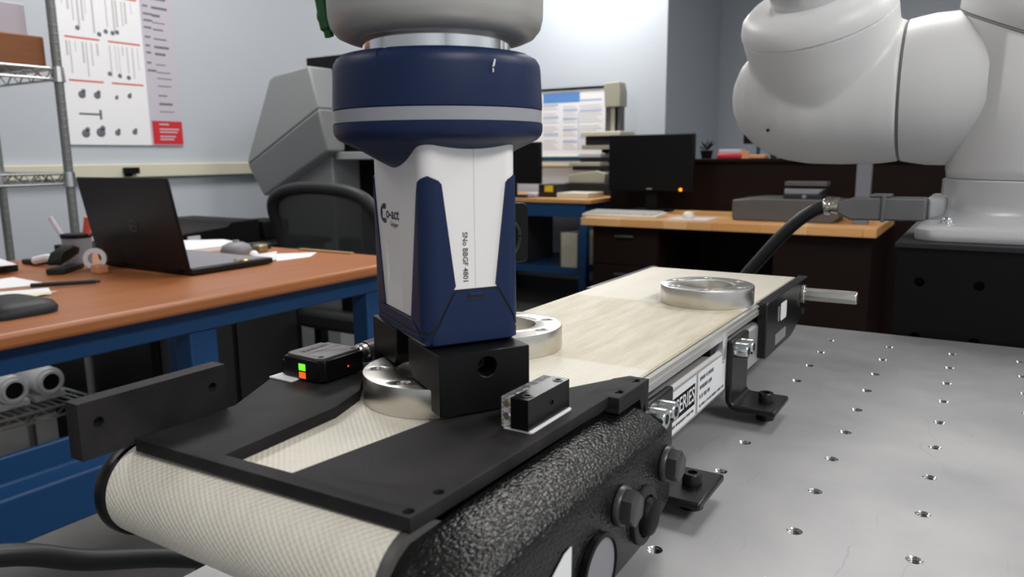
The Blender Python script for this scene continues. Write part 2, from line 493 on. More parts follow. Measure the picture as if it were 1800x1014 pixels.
# ================================================================== OPTICAL TABLE
def optical_table():
    root = thing('optical_table', 'grey aluminium breadboard table drilled with a grid of threaded holes', 'table', (.1, .1, FLOOR))
    b = MB(FM)
    X0, X1, Y0, Y1 = -213.0, 700.0, -400.0, 455.0
    P, n, rr, rh = 50.0, 24, 3.6, 3.0
    ix0, ix1, iy0, iy1 = -3, 12, -7, 8
    for i in range(ix0, ix1 + 1):
        for j in range(iy0, iy1 + 1):
            cx, cy = i * P, j * P
            sq, c0, rings = [], [], []
            for k in range(n):
                a = 2 * PI * k / n + PI / n
                c, s = math.cos(a), math.sin(a)
                t = 25.0 / max(abs(c), abs(s))
                sq.append((cx + t * c, cy + t * s, 0))
            # exact square corners
            for k in range(n):
                x, y, _ = sq[k]
                if abs(abs(x - cx) - abs(y - cy)) < 9:
                    pass
            prof = [(rr, 0), (rh, -0.6)]
            for q in range(6):
                prof += [(rh + .0, -0.9 - q), (rh - .45, -1.3 - q)]
            prof.append((rh - .3, -9))
            for r_, z_ in prof:
                rings.append([(cx + r_ * math.cos(2 * PI * k / n + PI / n), cy + r_ * math.sin(2 * PI * k / n + PI / n), z_) for k in range(n)])
            allr = [sq] + rings
            b.loft(allr, cap=False)
            b.add(rings[-1], [tuple(range(n))])
            for sx, sy in ((1, 1), (-1, 1), (-1, -1), (1, -1)):   # corner fillers of the cell
                k = [q for q in range(n) if (sq[q][0] - cx) * sx > 0 and (sq[q][1] - cy) * sy > 0]
                k.sort(key=lambda q: abs(abs(sq[q][0] - cx) - abs(sq[q][1] - cy)))
                b.add([sq[k[0]], sq[k[1]], (cx + 25 * sx, cy + 25 * sy, 0)], [(0, 1, 2)])
    gx0, gx1, gy0, gy1 = ix0 * P - 25, ix1 * P + 25, iy0 * P - 25, iy1 * P + 25
    for x0, x1, y0, y1 in ((X0, gx0, Y0, Y1), (gx1, X1, Y0, Y1), (gx0, gx1, gy1, Y1), (gx0, gx1, Y0, gy0)):
        b.add([(x0, y0, 0), (x1, y0, 0), (x1, y1, 0), (x0, y1, 0)], [(0, 1, 2, 3)])
    o = b.build('breadboard_top', 'table', root, fix=False, smooth=30)
    o.data.materials.append(M['holewall'])
    bm = bmesh.new(); bm.from_mesh(o.data)
    zt = max(v.co.z for v in bm.verts)
    for f in bm.faces:
        if f.normal.z < -0.5: f.normal_flip()
        if min(v.co.z for v in f.verts) < zt - 2e-4: f.material_index = 1
    bm.to_mesh(o.data); bm.free()
    s = MB(FM)
    s.box(X0, X0 + 6, Y0, Y1, -14, -.05); s.box(X1 - 6, X1, Y0, Y1, -14, -.05)
    s.box(X0 + 6, X1 - 6, Y1 - 6, Y1, -14, -.05); s.box(X0 + 6, X1 - 6, Y0, Y0 + 6, -14, -.05)
    s.build('edge_band', 'table', root, bevel=.0008)
    s = MB(FM); s.box(X0 + 6, X1 - 6, Y0 + 6, Y1 - 6, -70, -11.5)
    s.build('core_slab', 'black', root)
    for x in (X0 + 60, X1 - 100):
        for y in (Y0 + 20, Y1 - 80):
            s = MB(FM); s.box(x, x + 60, y, y + 60, FLOOR * 1000, -70); s.build('leg', 'black', root, bevel=.003)
    return root
optical_table()

# ================================================================== CONVEYOR
def hexhead(b, p, d, r, h, n=6, a0=0.3):
    d = Vector(d)
    b.rev([(r * .97, 0), (r, h * .06), (r, h * .86), (r * .86, h)], p, d, n, a0=a0)

def socket_screw(b, p, d, r, h):
    b.rev([(r, 0), (r, h * .9), (r * .9, h), (r * .5, h), (r * .5, h * .45)], p, d, 20, cap=True)

def conveyor():
    root = thing('conveyor', 'small belt conveyor with cream fabric belt and aluminium rails bolted to the table', 'conveyor', (-.14, .08, .008))
    XL, XR = -209.5, -72.0
    # lower beam of the frame
    b = MB(FM)
    for sx in (0, 1):
        xo = XR if sx else XL; s = -1 if sx else 1
        prof = [(xo + s * 3, 19), (xo, 22), (xo, 49), (xo + s * 2, 51), (xo + s * 14, 51), (xo + s * 14, 19)]
        b.prism(prof, 'y', -150, 330)
    b.box(XL + 14, XR - 14, -150, 330, 22, 30)
    b.build('lower_beam', 'alu', root, bevel=.0006)
    b = MB(FM); b.box(XL + 12, XR - 10, -150, 345, 30, 60); b.build('inner_web', 'darkgrey', root)
    for sx in (0, 1):
        xo = XR if sx else XL; s = -1 if sx else 1
        b = MB(FM)
        b.prism([(xo, 57.5), (xo, 61), (xo + s * .8, 61.4), (xo + s * .8, 63), (xo, 63.4), (xo, 64.6), (xo + s * 10, 64.8), (xo + s * 10, 57.5)], 'y', -28, 345)
        b.build('side_rail', 'alu', root)
    # belt loop
    yc0, yc1, zc, Rr, th = -188.0, 342.0, 48.6, 18.4, 1.7
    path = []
    N = 26
    for k in range(N + 1):
        a = -PI / 2 - PI * k / N
        path.append((yc0 + Rr * math.cos(a), zc + Rr * math.sin(a), math.cos(a), math.sin(a)))
    for k in range(1, 24):
        y = yc0 + (yc1 - yc0) * k / 24; path.append((y, zc + Rr, 0, 1))
    for k in range(N + 1):
        a = PI / 2 - PI * k / N
        path.append((yc1 + Rr * math.cos(a), zc + Rr * math.sin(a), math.cos(a), math.sin(a)))
    x0, x1 = -206.7, -75.0
    bm = bmesh.new(); uvl = bm.loops.layers.uv.new('UVMap')
    n = len(path); cum = [0]
    for i in range(1, n): cum.append(cum[-1] + math.hypot(path[i][0] - path[i - 1][0], path[i][1] - path[i - 1][1]) / 1000)
    def vv(x, p, off): return bm.verts.new((x / 1000, (p[0] - p[2] * off) / 1000, (p[1] - p[3] * off) / 1000))
    A = [vv(x0, p, 0) for p in path]; B = [vv(x1, p, 0) for p in path]
    C = [vv(x0, p, th) for p in path]; D = [vv(x1, p, th) for p in path]
    for i in range(n):
        j = (i + 1) % n
        u0, u1 = cum[i], cum[j] if j else cum[-1] + (yc1 - yc0) / 1000
        for q, xx in (((A[i], B[i], B[j], A[j]), (0, .1317, .1317, 0)), ((C[i], C[j], D[j], D[i]), (0, 0, .1317, .1317)),
                      ((A[i], A[j], C[j], C[i]), (0, 0, .002, .002)), ((B[i], D[i], D[j], B[j]), (.13, .132, .132, .13))):
            f = bm.faces.new(q)
            for lp, xq, v in zip(f.loops, xx, q):
                yq = u0 if v in (A[i], B[i], C[i], D[i]) else u1
                lp[uvl].uv = (xq, yq)
    me = bpy.data.meshes.new('belt'); bm.to_mesh(me); bm.free()
    place(me, 'belt', 'belt', root)
    # rollers
    b = MB(FM); b.cyl((x0 + 1, yc0, zc), (x1 - 1, yc0, zc), 16.6, n=32); b.build('drive_roller', 'boltgrey', root)
    b = MB(FM); b.cyl((x0 + 1, yc1, zc), (x1 - 1, yc1, zc), 16.6, n=32); b.build('tail_roller', 'boltgrey', root)
    # black roller end cap on the left
    b = MB(FM)
    b.rev([(19.5, 0), (19.8, 2), (19.8, 5), (18.6, 7.5), (15, 9)], (-207.6, yc0 + .4, zc - .6), (-1, 0, 0), 40)
    b.box(-213, -207.6, -188, -140, 30, 66)
    b.build('roller_end_cap', 'blackgloss', root, bevel=.0008)
    b = MB(FM); b.rev([(18.5, 0), (18.9, 1.5), (18.9, 3.6)], (-74.8, yc0, zc), (1, 0, 0), 40); b.build('roller_collar', 'darkgrey', root)
    # crinkle-finished drive casting
    yfar, ync, znc = -36.0, -188.0, 43.0
    def outline(x, zt, ins, Rn):
        pts = []
        rf = 9.0
        cy, cz = yfar - ins - rf, zt - rf
        for k in range(7):
            a = PI / 2 - PI / 2 * k / 6; pts.append((x, cy + rf * math.cos(a), cz + rf * math.sin(a)))
        pts += [(x, yfar - ins, 32), (x, yfar - ins - .5, 20 + ins * .5), (x, yfar - ins - 6, 16 + ins), (x, yfar - ins - 34, 10 + ins)]
        pts += [(x, yfar - 80, 9 + ins), (x, ync + 10, 9 + ins)]
        R0 = (zt - 9 - ins) / 2; cz0 = 9 + ins + R0
        for k in range(1, 13):
            a = -PI / 2 - PI * k / 13; pts.append((x, ync + Rn * math.cos(a), cz0 + R0 * math.sin(a)))
        pts += [(x, ync + 20, zt), (x, ync + 70, zt), (x, yfar - 60, zt)]
        return pts
    prof = [(-71.2, 64.6, 1.2), (-70.2, 64.5, 0), (-61, 62.0, 0), (-55.5, 59.2, 0), (-52, 57.2, 0), (-50.3, 56.0, .2), (-49.2, 54.6, .7), (-48.5, 52.6, 1.6), (-47.8, 48, 3.0)]
    b = MB(FM); b.loft([outline(x, zt, i, 22 - i) for x, zt, i in prof])
    cast = b.build('drive_casting', 'casting', root, smooth=60)
    # hex bolts, plug, disc and label on the casting
    for (y, z) in ((-94.5, 40.5), (-45.5, 40.0)):
        b = MB(FM); b.rev([(8.2, 0), (8.2, 1.2), (7.6, 2.2)], (-47.4, y, z), (1, 0, 0), 28); w = b.build('flange_bolt', 'boltgrey', root)
        b = MB(FM); hexhead(b, (-45.2, y, z), (1, 0, 0), 7.0, 5.0); b.build('bolt_head', 'boltgrey', w)
    b = MB(FM); b.rev([(12.4, 0), (12.4, 1.4), (11.6, 1.9), (9.0, 1.9), (8.6, .6)], (-47.6, -71, 26.5), (1, 0, 0), 40); pg = b.build('plug_seat', 'charcoal', root)
    b = MB(FM); b.rev([(8.0, 0), (8.0, 3.2), (7.2, 4.2), (4, 4.9), (.5, 5.0)], (-46.9, -71, 26.5), (1, 0, 0), 32); b.build('plug_button', 'black', pg)
    b = MB(FM); b.rev([(14.5, 0), (14.5, 2.2), (13.2, 2.6), (12.6, 1.0)], (-47.4, -116.5, 24.0), (1, 0, 0), 44); dk = b.build('badge_bezel', 'blackgloss', root)
    b = MB(FM); b.rev([(12.7, 0), (12.7, .6)], (-46.4, -116.5, 24.0), (1, 0, 0), 44); b.build('badge_disc', 'midgrey', dk)
    b = MB(FM); b.prism([(-137, 43.5), (-138, 12), (-175, 12), (-175, 22), (-150, 39), (-142, 43)], 'x', -47.25, -46.9); b.build('casting_label', 'label', root)
    # L brackets
    for yb in (0.0, 150.0):
        b = MB(FM)
        sec = [(-72, 55), (-72, 11)]
        for k in range(5):
            a = PI + PI / 2 * k / 4; sec.append((-68 + 4 + 8 * math.cos(a) - 0, 16 + 8 * math.sin(a)))
        sec += [(-39.5, 8), (-39.5, 12)]
        for k in range(5):
            a = -PI / 2 - PI / 2 * k / 4; sec.append((-64 + 4 * math.cos(a), 16 + 4 * math.sin(a)))
        sec += [(-68, 55)]
        sec = [p for i, p in enumerate(sec) if i != 1]
        b.prism(sec, 'y', yb - 20, yb + 20)
        br = b.build('mounting_bracket', 'blackmetal', root, bevel=.0012)
        for dy in (-12.5, .5):
            b = MB(FM); socket_screw(b, (-68, yb + dy, 48.0), (1, 0, 0), 5.2, 8.5); b.build('zinc_screw', 'zinc', br)
        b = MB(FM); socket_screw(b, (-50, yb, 12), (0, 0, 1), 5.0, 6.2); b.build('cap_screw', 'blackmetal', br)
        b = MB(FM); b.cyl((-50, yb, .05), (-50, yb, 8), 6.0, n=20); b.build('spacer', 'blackmetal', br)
    # clips between beam and rail next to the far bracket
    b = MB(FM); b.box(-80, -71.5, 120, 129, 44, 61); b.build('rail_clip', 'alu', root, bevel=.0005)
    b = MB(FM); b.prism([(100, 51), (112, 51), (122, 58), (122, 51), (126, 51), (126, 60), (104, 60)], 'x', -84, -74); b.build('rail_clip', 'black', root)
    # tail plate
    b = MB(FM)
    b.prism([(211, 66), (211, 25), (214, 23.5), (300, 23.5), (352, 36), (360, 44), (361, 64), (357, 67), (216, 67)], 'x', -74, -66)
    tp = b.build('tail_plate', 'blackmetal', root, bevel=.0012)
    b = MB(FM); b.prism([(211, 66), (211, 25), (300, 23.5), (352, 36), (360, 44), (361, 64), (357, 66)], 'x', -215, -207.5); b.build('tail_plate', 'blackmetal', root, bevel=.0012)
    b = MB(FM); b.prism(rrect(255, 275, 45, 59, 2), 'x', -66.02, -65.7); b.build('sticker', 'label', tp)
    b = MB(FM); b.prism(rrect(246, 250, 46, 58, 1.5), 'x', -66.02, -65.7); b.build('slot_insert', 'midgrey', tp)
    b = MB(FM); b.prism(rrect(240, 276, 28.5, 37, 1.5), 'x', -66.02, -65.7); b.build('sticker', 'midgrey', tp)
    for (y, z) in ((318, 48), (340, 38)):
        b = MB(FM); socket_screw(b, (-66, y, z), (1, 0, 0), 2.6, 1.6); b.build('small_screw', 'boltgrey', tp)
    b = MB(FM)
    b.rev([(5.9, 0), (5.9, 43), (5.3, 44.6)], (-66, 335, 54.2), (1, 0, 0), 8, a0=.2)
    b.rev([(8, 0), (8, 3)], (-66, 335, 54.2), (1, 0, 0), 20)
    b.build('drive_shaft', 'steel', root, bevel=.0004)
    # two printed labels on the beam
    XF = -71.9
    b = MB(FM); b.box(XF - .15, XF + .05, -24, 69, 23.5, 47.5); l1 = b.build('series_label', 'label', root)
    b = MB(FM); b.box(XF + .05, XF + .12, -22, 67, 30.5, 43.5); pb = b.build('label_band', 'black', l1)
    Tf = lambda y, z, x=XF + .2: Matrix.Translation((x, y, z)) @ Matrix(((0, 0, 1, 0), (1, 0, 0, 0), (0, 1, 0, 0), (0, 0, 0, 1)))
    b = MB(FM); b.text('0 SERIES', 12.5, Tf(66.5, 36.9), .03, 'RIGHT', sx=.92, bold=.12); b.build('lettering', 'label', pb, smooth=0)
    rl = random.Random(4)
    def fine_print(b, y0, y1, z, h):
        y = y0
        while y < y1 - h:
            w = rl.uniform(.5, .9) * h; b.box(XF + .05, XF + .13, y, y + w, z - h / 2 * rl.uniform(.6, 1), z + h / 2); y += w + h * rl.choice((.25, .25, .25, .7))
        return b
    fine_print(MB(FM), 0, 66, 27.2, 1.8).build('fine_print', 'ink', l1, smooth=0)['kind'] = 'stuff'
    b = MB(FM); b.box(XF - .15, XF + .05, 73, 128, 23.5, 47.5); l2 = b.build('rating_label', 'label', root)
    b = MB(FM)
    for y1, z, h in ((104, 43, 2.6), (100, 37.6, 2.6), (100, 32, 2.6), (126, 26.3, 1.8)): fine_print(b, 76, y1, z, h)
    b.build('fine_print', 'ink', l2, smooth=0)['kind'] = 'stuff'
    b = MB(FM); b.text('CE', 5.0, Tf(126, 43.5, XF + .12), .02, 'RIGHT')
    b.build('lettering', 'ink', l2, smooth=0)
    return root
conveyor()

# ================================================================== FIXTURE PLATE ON THE BELT
def fixture():
    root = thing('guide_fixture', 'black printed guide plate with a slot lying across the near end of the belt', 'fixture', (-.135, -.12, .0673))
    out = [(-199.5, -197), (-70.5, -193), (-68.2, -62), (-68.2, -28), (-73, -27.5), (-91, -62), (-96, -84), (-104.5, -104),
           (-116, -124), (-125, -188), (-157.5, -189.5), (-161, -132), (-168.5, -109.5), (-178, -98), (-181, -72), (-196, -70), (-222, -110), (-199.8, -152)]
    # the plate runs on behind the block on the left as in the photograph
    h = [circ(-74.3, -174.6, 1.9, 14), circ(-74.0, -189.6, 1.9, 14), circ(-72.6, -53.5, .1, 6)]
    b = MB(FM); b.extr([out, h[0], h[1]], 67.2, 72.0, bev=.25)
    b.build('plate', 'blackp', root, smooth=30)
    b = MB(FM); b.box(-208.4, -200.6, -216, -155, 69.5, 90.6)
    up = b.build('upright_block', 'blackp', root)
    c = MB(FM)
    for y in (-209.0, -161.5): c.cyl((-199, y, 82.2), (-203.5, y, 82.2), 2.0, n=18)
    boolean(up, c)
    b = MB(FM); b.extr([[(-78, -62), (-63.2, -62), (-63.2, -28), (-73, -28), (-78, -36)], circ(-67.8, -53.5, 2.6, 20), circ(-68.0, -34.0, 2.6, 20)], 67.3, 72.05, bev=.2)
    b.prism([(-61.9, 67.3), (-61.9, 65), (-38, 65), (-35.5, 57), (-32.5, 62), (-31, 57), (-28.1, 57), (-28.1, 67.3)], 'x', -71.7, -63.3)
    b.build('clamp_block', 'blackp', root, smooth=30)
fixture()

# ================================================================== RINGS
def rings():
    zs = 67.05
    Ro, Ri, h = 33.8, 18.6, 13.2
    b = MB(FM)
    hs = [circ(27.0 * math.cos(PI / 3 * k), 27.0 * math.sin(PI / 3 * k), 2.9, 20) for k in range(6)]
    b.extr([circ(0, 0, Ro, 128), circ(0, 0, Ri, 96)] + hs, 0, h, bev=.45)
    proto = b.build('flange_ring', 'steel', smooth=35)
    G = 'machined steel flange rings on the conveyor belt'
    tag(proto, 'steel flange ring standing free on the belt near its far end', 'ring', G)
    proto.location = (-.1069, .1958, zs / 1000); proto.rotation_euler.z = R(48)
    for loc, lab, rz in (((-.1663, .0071), 'steel flange ring half hidden behind the gripper fingers, midway along the belt', R(52.5)),
                         ((-.1432, -.0848), 'steel flange ring held between the black gripper fingers', R(34.5))):
        o = proto.copy(); COL.objects.link(o); o.location = (*loc, zs / 1000); o.rotation_euler.z = rz
        o['label'] = lab
rings()

# ================================================================== GRIPPER
GA = math.atan2(.853, .521)
GL = Vector((-.1405, -.0828, 0))
GF = Matrix.Translation(GL) @ Matrix.Rotation(GA, 4, 'Z') @ Matrix.Scale(.001, 4)

def gripper():
    root = thing('gripper', 'white and navy parallel gripper hanging over the belt with two black fingers', 'gripper', (GL.x, GL.y, .073), GA)
    a, bb, rc = 21.0, 34.0, 6.0
    # perimeter, s = 0 at the corner nearest the camera; + along the front face, - along the logo face
    def per(s, off=0.0):
        L = 4 * (a + bb - 2 * rc) + 2 * PI * rc
        q = rc * PI / 2
        s = (s + q / 2) % L
        segs = [(q, 'c', (-a + rc, -bb + rc), 180), (2 * (a - rc), 'l', (-a + rc, -bb), (1, 0)), (q, 'c', (a - rc, -bb + rc), 270),
                (2 * (bb - rc), 'l', (a, -bb + rc), (0, 1)), (q, 'c', (a - rc, bb - rc), 0), (2 * (a - rc), 'l', (a - rc, bb), (-1, 0)),
                (q, 'c', (-a + rc, bb - rc), 90), (2 * (bb - rc), 'l', (-a, bb - rc), (0, -1))]
        for ln, k, p, d in segs:
            if s <= ln:
                if k == 'c':
                    t = R(d + 90 * s / ln); return (p[0] + (rc + off) * math.cos(t), p[1] + (rc + off) * math.sin(t))
                nx, ny = d[1], -d[0]
                return (p[0] + d[0] * s + nx * off, p[1] + d[1] * s + ny * off)
            s -= ln
        return (0, 0)
    LT = 4 * (a + bb - 2 * rc) + 2 * PI * rc
    SF = lambda x: x + 15 + 4.712          # front-face x -> s
    SL = lambda y: -(y + 28 + 4.712)       # logo-face y -> s
    def interp(tab, s):
        if s <= tab[0][0]: return tab[0][1]
        for (s0, z0), (s1, z1) in zip(tab, tab[1:]):
            if s <= s1: return z0 + (z1 - z0) * (s - s0) / max(s1 - s0, 1e-6)
        return tab[-1][1]
    def strip(hi, lo, off, name, m, parent, step=.35, mirror=None):
        s0, s1 = hi[0][0], hi[-1][0]
        ss = sorted(set([s0 + (s1 - s0) * k / int((s1 - s0) / step) for k in range(int((s1 - s0) / step) + 1)] + [t[0] for t in hi + lo if s0 <= t[0] <= s1]))
        mb = MB(GF); o1, o2, i1, i2 = [], [], [], []
        for s in ss:
            sm = mirror - s if mirror is not None else s
            zl, zh = interp(lo, s), interp(hi, s)
            zh = max(zh, zl + .01)
            px, py = per(sm, off), per(sm, -.3)
            bv = min(.35, (zh - zl) / 3)
            o1.append((*px, zl + bv)); o2.append((*px, zh - bv)); i1.append((*py, zl)); i2.append((*py, zh))
        mb.loft([i1, o1, o2, i2], cap=False, closed=False)
        for k in (0, -1): mb.add([i1[k], o1[k], o2[k], i2[k]], [(0, 1, 2, 3)])
        return mb.build(name, m, parent, smooth=35)
    # white housing
    ringp = [per(LT * k / 160) for k in range(160)]
    b = MB(GF); b.loft([[(x, y, z) for x, y in ringp] for z in (100.5, 181)])
    body = b.build('housing', 'white', root, smooth=35)
    c = MB(GF)
    c.prism([(-22, 143), (-21.02, 140), (-18.8, 123.5), (-22.2, 114.5)], 'y', -5.5, 14.5)
    boolean(body, c)
    # thin seam and printed writing on the front
    b = MB(GF); b.box(.9, 1.1, -34.06, -33.9, 121.5, 179.5); b.build('seam', 'printlight', body)
    Tfr = Matrix.Translation((-3.4, -34.08, 134.8)) @ Matrix.Rotation(PI / 2, 4, 'X') @ Matrix.Rotation(-PI / 2, 4, 'Z')
    b = MB(GF); b.text('SNo BBGF 4801', 3.1, Tfr, .02, bold=.05); b.build('lettering', 'ink', body, smooth=0)
    # logo on the left face: dark disc with white cut and the words
    Tl = lambda y, z: Matrix.Translation((-21.08, y, z)) @ Matrix(((0, 0, -1, 0), (-1, 0, 0, 0), (0, 1, 0, 0), (0, 0, 0, 1)))
    b = MB(GF)
    moon = [(6.2 * math.cos(t), 4.4 * math.sin(t)) for t in [R(68 + (292 - 68) * k / 30) for k in range(31)]]
    moon += [(2.5, -2.2), (-2.6, -2.2), (-3.1, -1.9), (-3.1, 1.6), (-2.6, 1.9), (2.1, 1.9)]
    b.extr([moon], -.02, .02, T=Tl(15.4, 150.4)); b.build('logo_crescent', 'inkblue', body, smooth=0)
    b = MB(GF); b.text('o-act', 6.6, Tl(4.4, 150.6), .02, sx=1.32, bold=.14); b.build('lettering', 'inkblue', body, smooth=0)
    b = MB(GF); b.text('Gripper', 3.0, Tl(2.0, 146.2), .02, sx=1.1); b.build('lettering', 'ink', body, smooth=0)
    # navy corner guards
    hiL = [(SL(-18), 109.3), (-3.2, 165.6), (-1.6, 166.8), (1.2, 167.8), (5.6, 165.9), (6.7, 164.6), (11.8, 123.4)]
    loL = [(SL(-18), 109), (-3, 105), (1, 104.6), (10.7, 121.4), (11.8, 123.3)]
    strip(hiL, loL, .7, 'corner_guard', 'navy', root)
    strip(hiL, loL, .7, 'corner_guard', 'navy', root, mirror=SF(1) * 2)
    strip(hiL, loL, .7, 'corner_guard', 'navy', root, mirror=SL(0) * 2)
    # battery-style cover at the bottom of the front face
    hiC = [(SF(-17.9), 103.8), (SF(-9.0), 120.2), (SF(-8.2), 121.0), (SF(0), 121.6), (SF(10.2), 121.0), (SF(11.0), 120.2), (SF(19.9), 103.8)]
    loC = [(SF(-17.9), 99.6), (SF(19.9), 99.6)]
    cov = strip(hiC, loC, .9, 'front_cover', 'navy', root)
    b = MB(GF); b.box(-2.8, 4.6, -35.05, -34.6, 117.2, 120.6); lt = b.build('latch_slot', 'navy_dark', cov)
    b = MB(GF); b.box(-2.2, 4.0, -35.25, -34.9, 118.9, 120.4); b.build('latch_tab', 'navy', cov, bevel=.0002)
    # dark groove round the cover and base skirt
    b = MB(GF)
    rg = lambda off, z: [(*per(LT * k / 160, off), z) for k in range(160)]
    b.loft([rg(-3.0, 98.3), rg(-.6, 99.0), rg(.5, 100.6), rg(.75, 102), rg(.75, 103.4), rg(-.2, 103.8)])
    b.build('base_skirt', 'navy', root, smooth=50)
    strip([(SL(34), 108.6), (SL(-20), 108.6), (-5, 104.4)], [(SL(34), 103.6), (-5, 103.6)], .7, 'base_skirt', 'navy', root)
    strip([(SL(34), 108.9), (SL(-17), 109.3), (-3, 105.8), (1, 105.0), (10.7, 122.2), (SF(12), 122.2), (SF(22), 104.5)], [(SL(34), 100), (SF(22), 100)], .25, 'cover_gap', 'navy_dark', root)
    # navy head with grey light ring
    b = MB(GF)
    b.rev([(17, 170.2), (21, 170.6), (27, 173.8), (34, 177.9), (40, 180.6), (42.6, 181.9), (44.2, 183.6), (44.8, 185.6), (44.8, 188.4), (44.0, 188.6)], n=96)
    b.build('lower_head', 'navy', root, smooth=50)
    b = MB(GF); b.rev([(43, 188.6), (44.5, 188.75), (44.5, 193.75), (43, 193.9)], n=96); b.build('light_ring', 'lightring', root)
    b = MB(GF)
    b.rev([(43, 193.9), (44.6, 194.2), (44.7, 196), (44.0, 210), (43.6, 212.6), (42.4, 214.6), (40.2, 216), (37, 216.6), (25, 216.9)], n=96)
    up = b.build('upper_head', 'navy', root, smooth=50)
    c = MB(); ang = R(-84); d = Vector((math.cos(ang), math.sin(ang), 0)); t = Vector((-d.y, d.x, 0)); P0 = GL + Vector((0, 0, .2128))
    tri = [(-.0052, .009), (.0052, .009), (0, -.0006)]
    c.loft([[P0 + d * rr + t * q[0] + Vector((0, 0, q[1])) for q in tri] for rr in (.033, .050)])
    boolean(up, c)
    b = MB(); 
    for (du, dz, l) in ((.3, 0, .0045), (.42, .001, .0025)): pass
    cam_ang = R(-52.7)
    def on_head(da, z, w, h, tilt):
        aa = cam_ang + da; n_ = Vector((math.cos(aa), math.sin(aa), 0)); t_ = Vector((-n_.y, n_.x, 0))
        p = GL + n_ * .04455 + Vector((0, 0, z))
        u = (Vector((0, 0, 1)) * math.cos(tilt) + t_ * math.sin(tilt)); v = u.cross(n_)
        return [p + u * h + v * w * .6, p + u * h - v * w, p - u * h - v * w, p - u * h * .6 + v * w]
    for da, z, w, h, ti in ((.50, .2098, .0004, .0016, .3), (.49, .2072, .00028, .0008, 0)):
        q = on_head(da, z, w, h, ti); nn_ = (q[1] - q[0]).cross(q[2] - q[0]).normalized() * .0003
        b.loft([q, [x + nn_ for x in q]])
    b.build('paint_chip', 'label', up, smooth=0)
    # fingers
    for sgn, hole in ((-1, True), (1, False)):
        prof = [(45, 73), (34.6, 73), (34.6, 81.2), (13, 81.2), (8, 86.5), (8, 98.2), (45, 98.2)]
        b = MB(GF); b.prism([(sgn * y, z) for y, z in prof], 'x', -20, 20)
        f = b.build('finger', 'finger', root)
        if hole:
            c = MB(GF); c.cyl((.8, -46, 91.4), (.8, -31, 91.4), 4.1, n=28); boolean(f, c)
            b = MB(GF); socket_screw(b, (.8, -32, 91.4), (0, -1, 0), 3.6, 3.2); b.build('finger_screw', 'boltgrey', f)
        bv = f.modifiers.new('bevel', 'BEVEL'); bv.width = .0004; bv.segments = 1; bv.limit_method = 'ANGLE'; bv.angle_limit = R(50)
    # rear connector cover peeking out on the right
    b = MB(GF); b.prism(rrect(20.5, 39.0, 127.2, 154.2, 3), 'y', -8.5, -5.5)
    b.build('side_cover', 'blackgloss', root, bevel=.0005)
    b = MB(GF); b.tube([(21, -12, 151), (31, -11, 145), (33, -11, 139), (31, -11, 133), (24, -12, 127), (21, -12, 125)], 1.0, n=8); b.build('side_cable', 'rubber', root)
gripper()

def wrist():
    root = thing('robot_wrist', 'cast aluminium robot wrist flange above the navy gripper head', 'robot wrist', (GL.x, GL.y, .2169), GA)
    b = MB(GF)
    b.rev([(25, 216.95), (31.2, 216.95), (31.2, 224.5), (25, 224.5)], n=72); b.build('adapter_ring', 'chrome', root)
    b = MB(GF)
    b.rev([(20, 223.4), (31.6, 223.4), (34, 222.6), (38, 222.9), (41.5, 224.4), (44.0, 227.4), (45.0, 231.5), (45.2, 238), (45.2, 330), (40, 336)], n=96)
    b.build('wrist_housing', 'castal', root, smooth=50)
    b = MB()
    l = Vector((-.848, -.53, 0)); p = GL + l * .0455
    b.tube([p + Vector((0, 0, .2255)), p + l * .0012 + Vector((0, 0, .231)), p + l * .0020 + Vector((0, 0, .237)), p + l * .0034 + Vector((0, 0, .248)), p + l * .0046 + Vector((0, 0, .262))], [.0020, .0030, .0034, .0030, .0034, .0038, .0042], n=16)
    b.build('green_grip', 'green', root)
wrist()

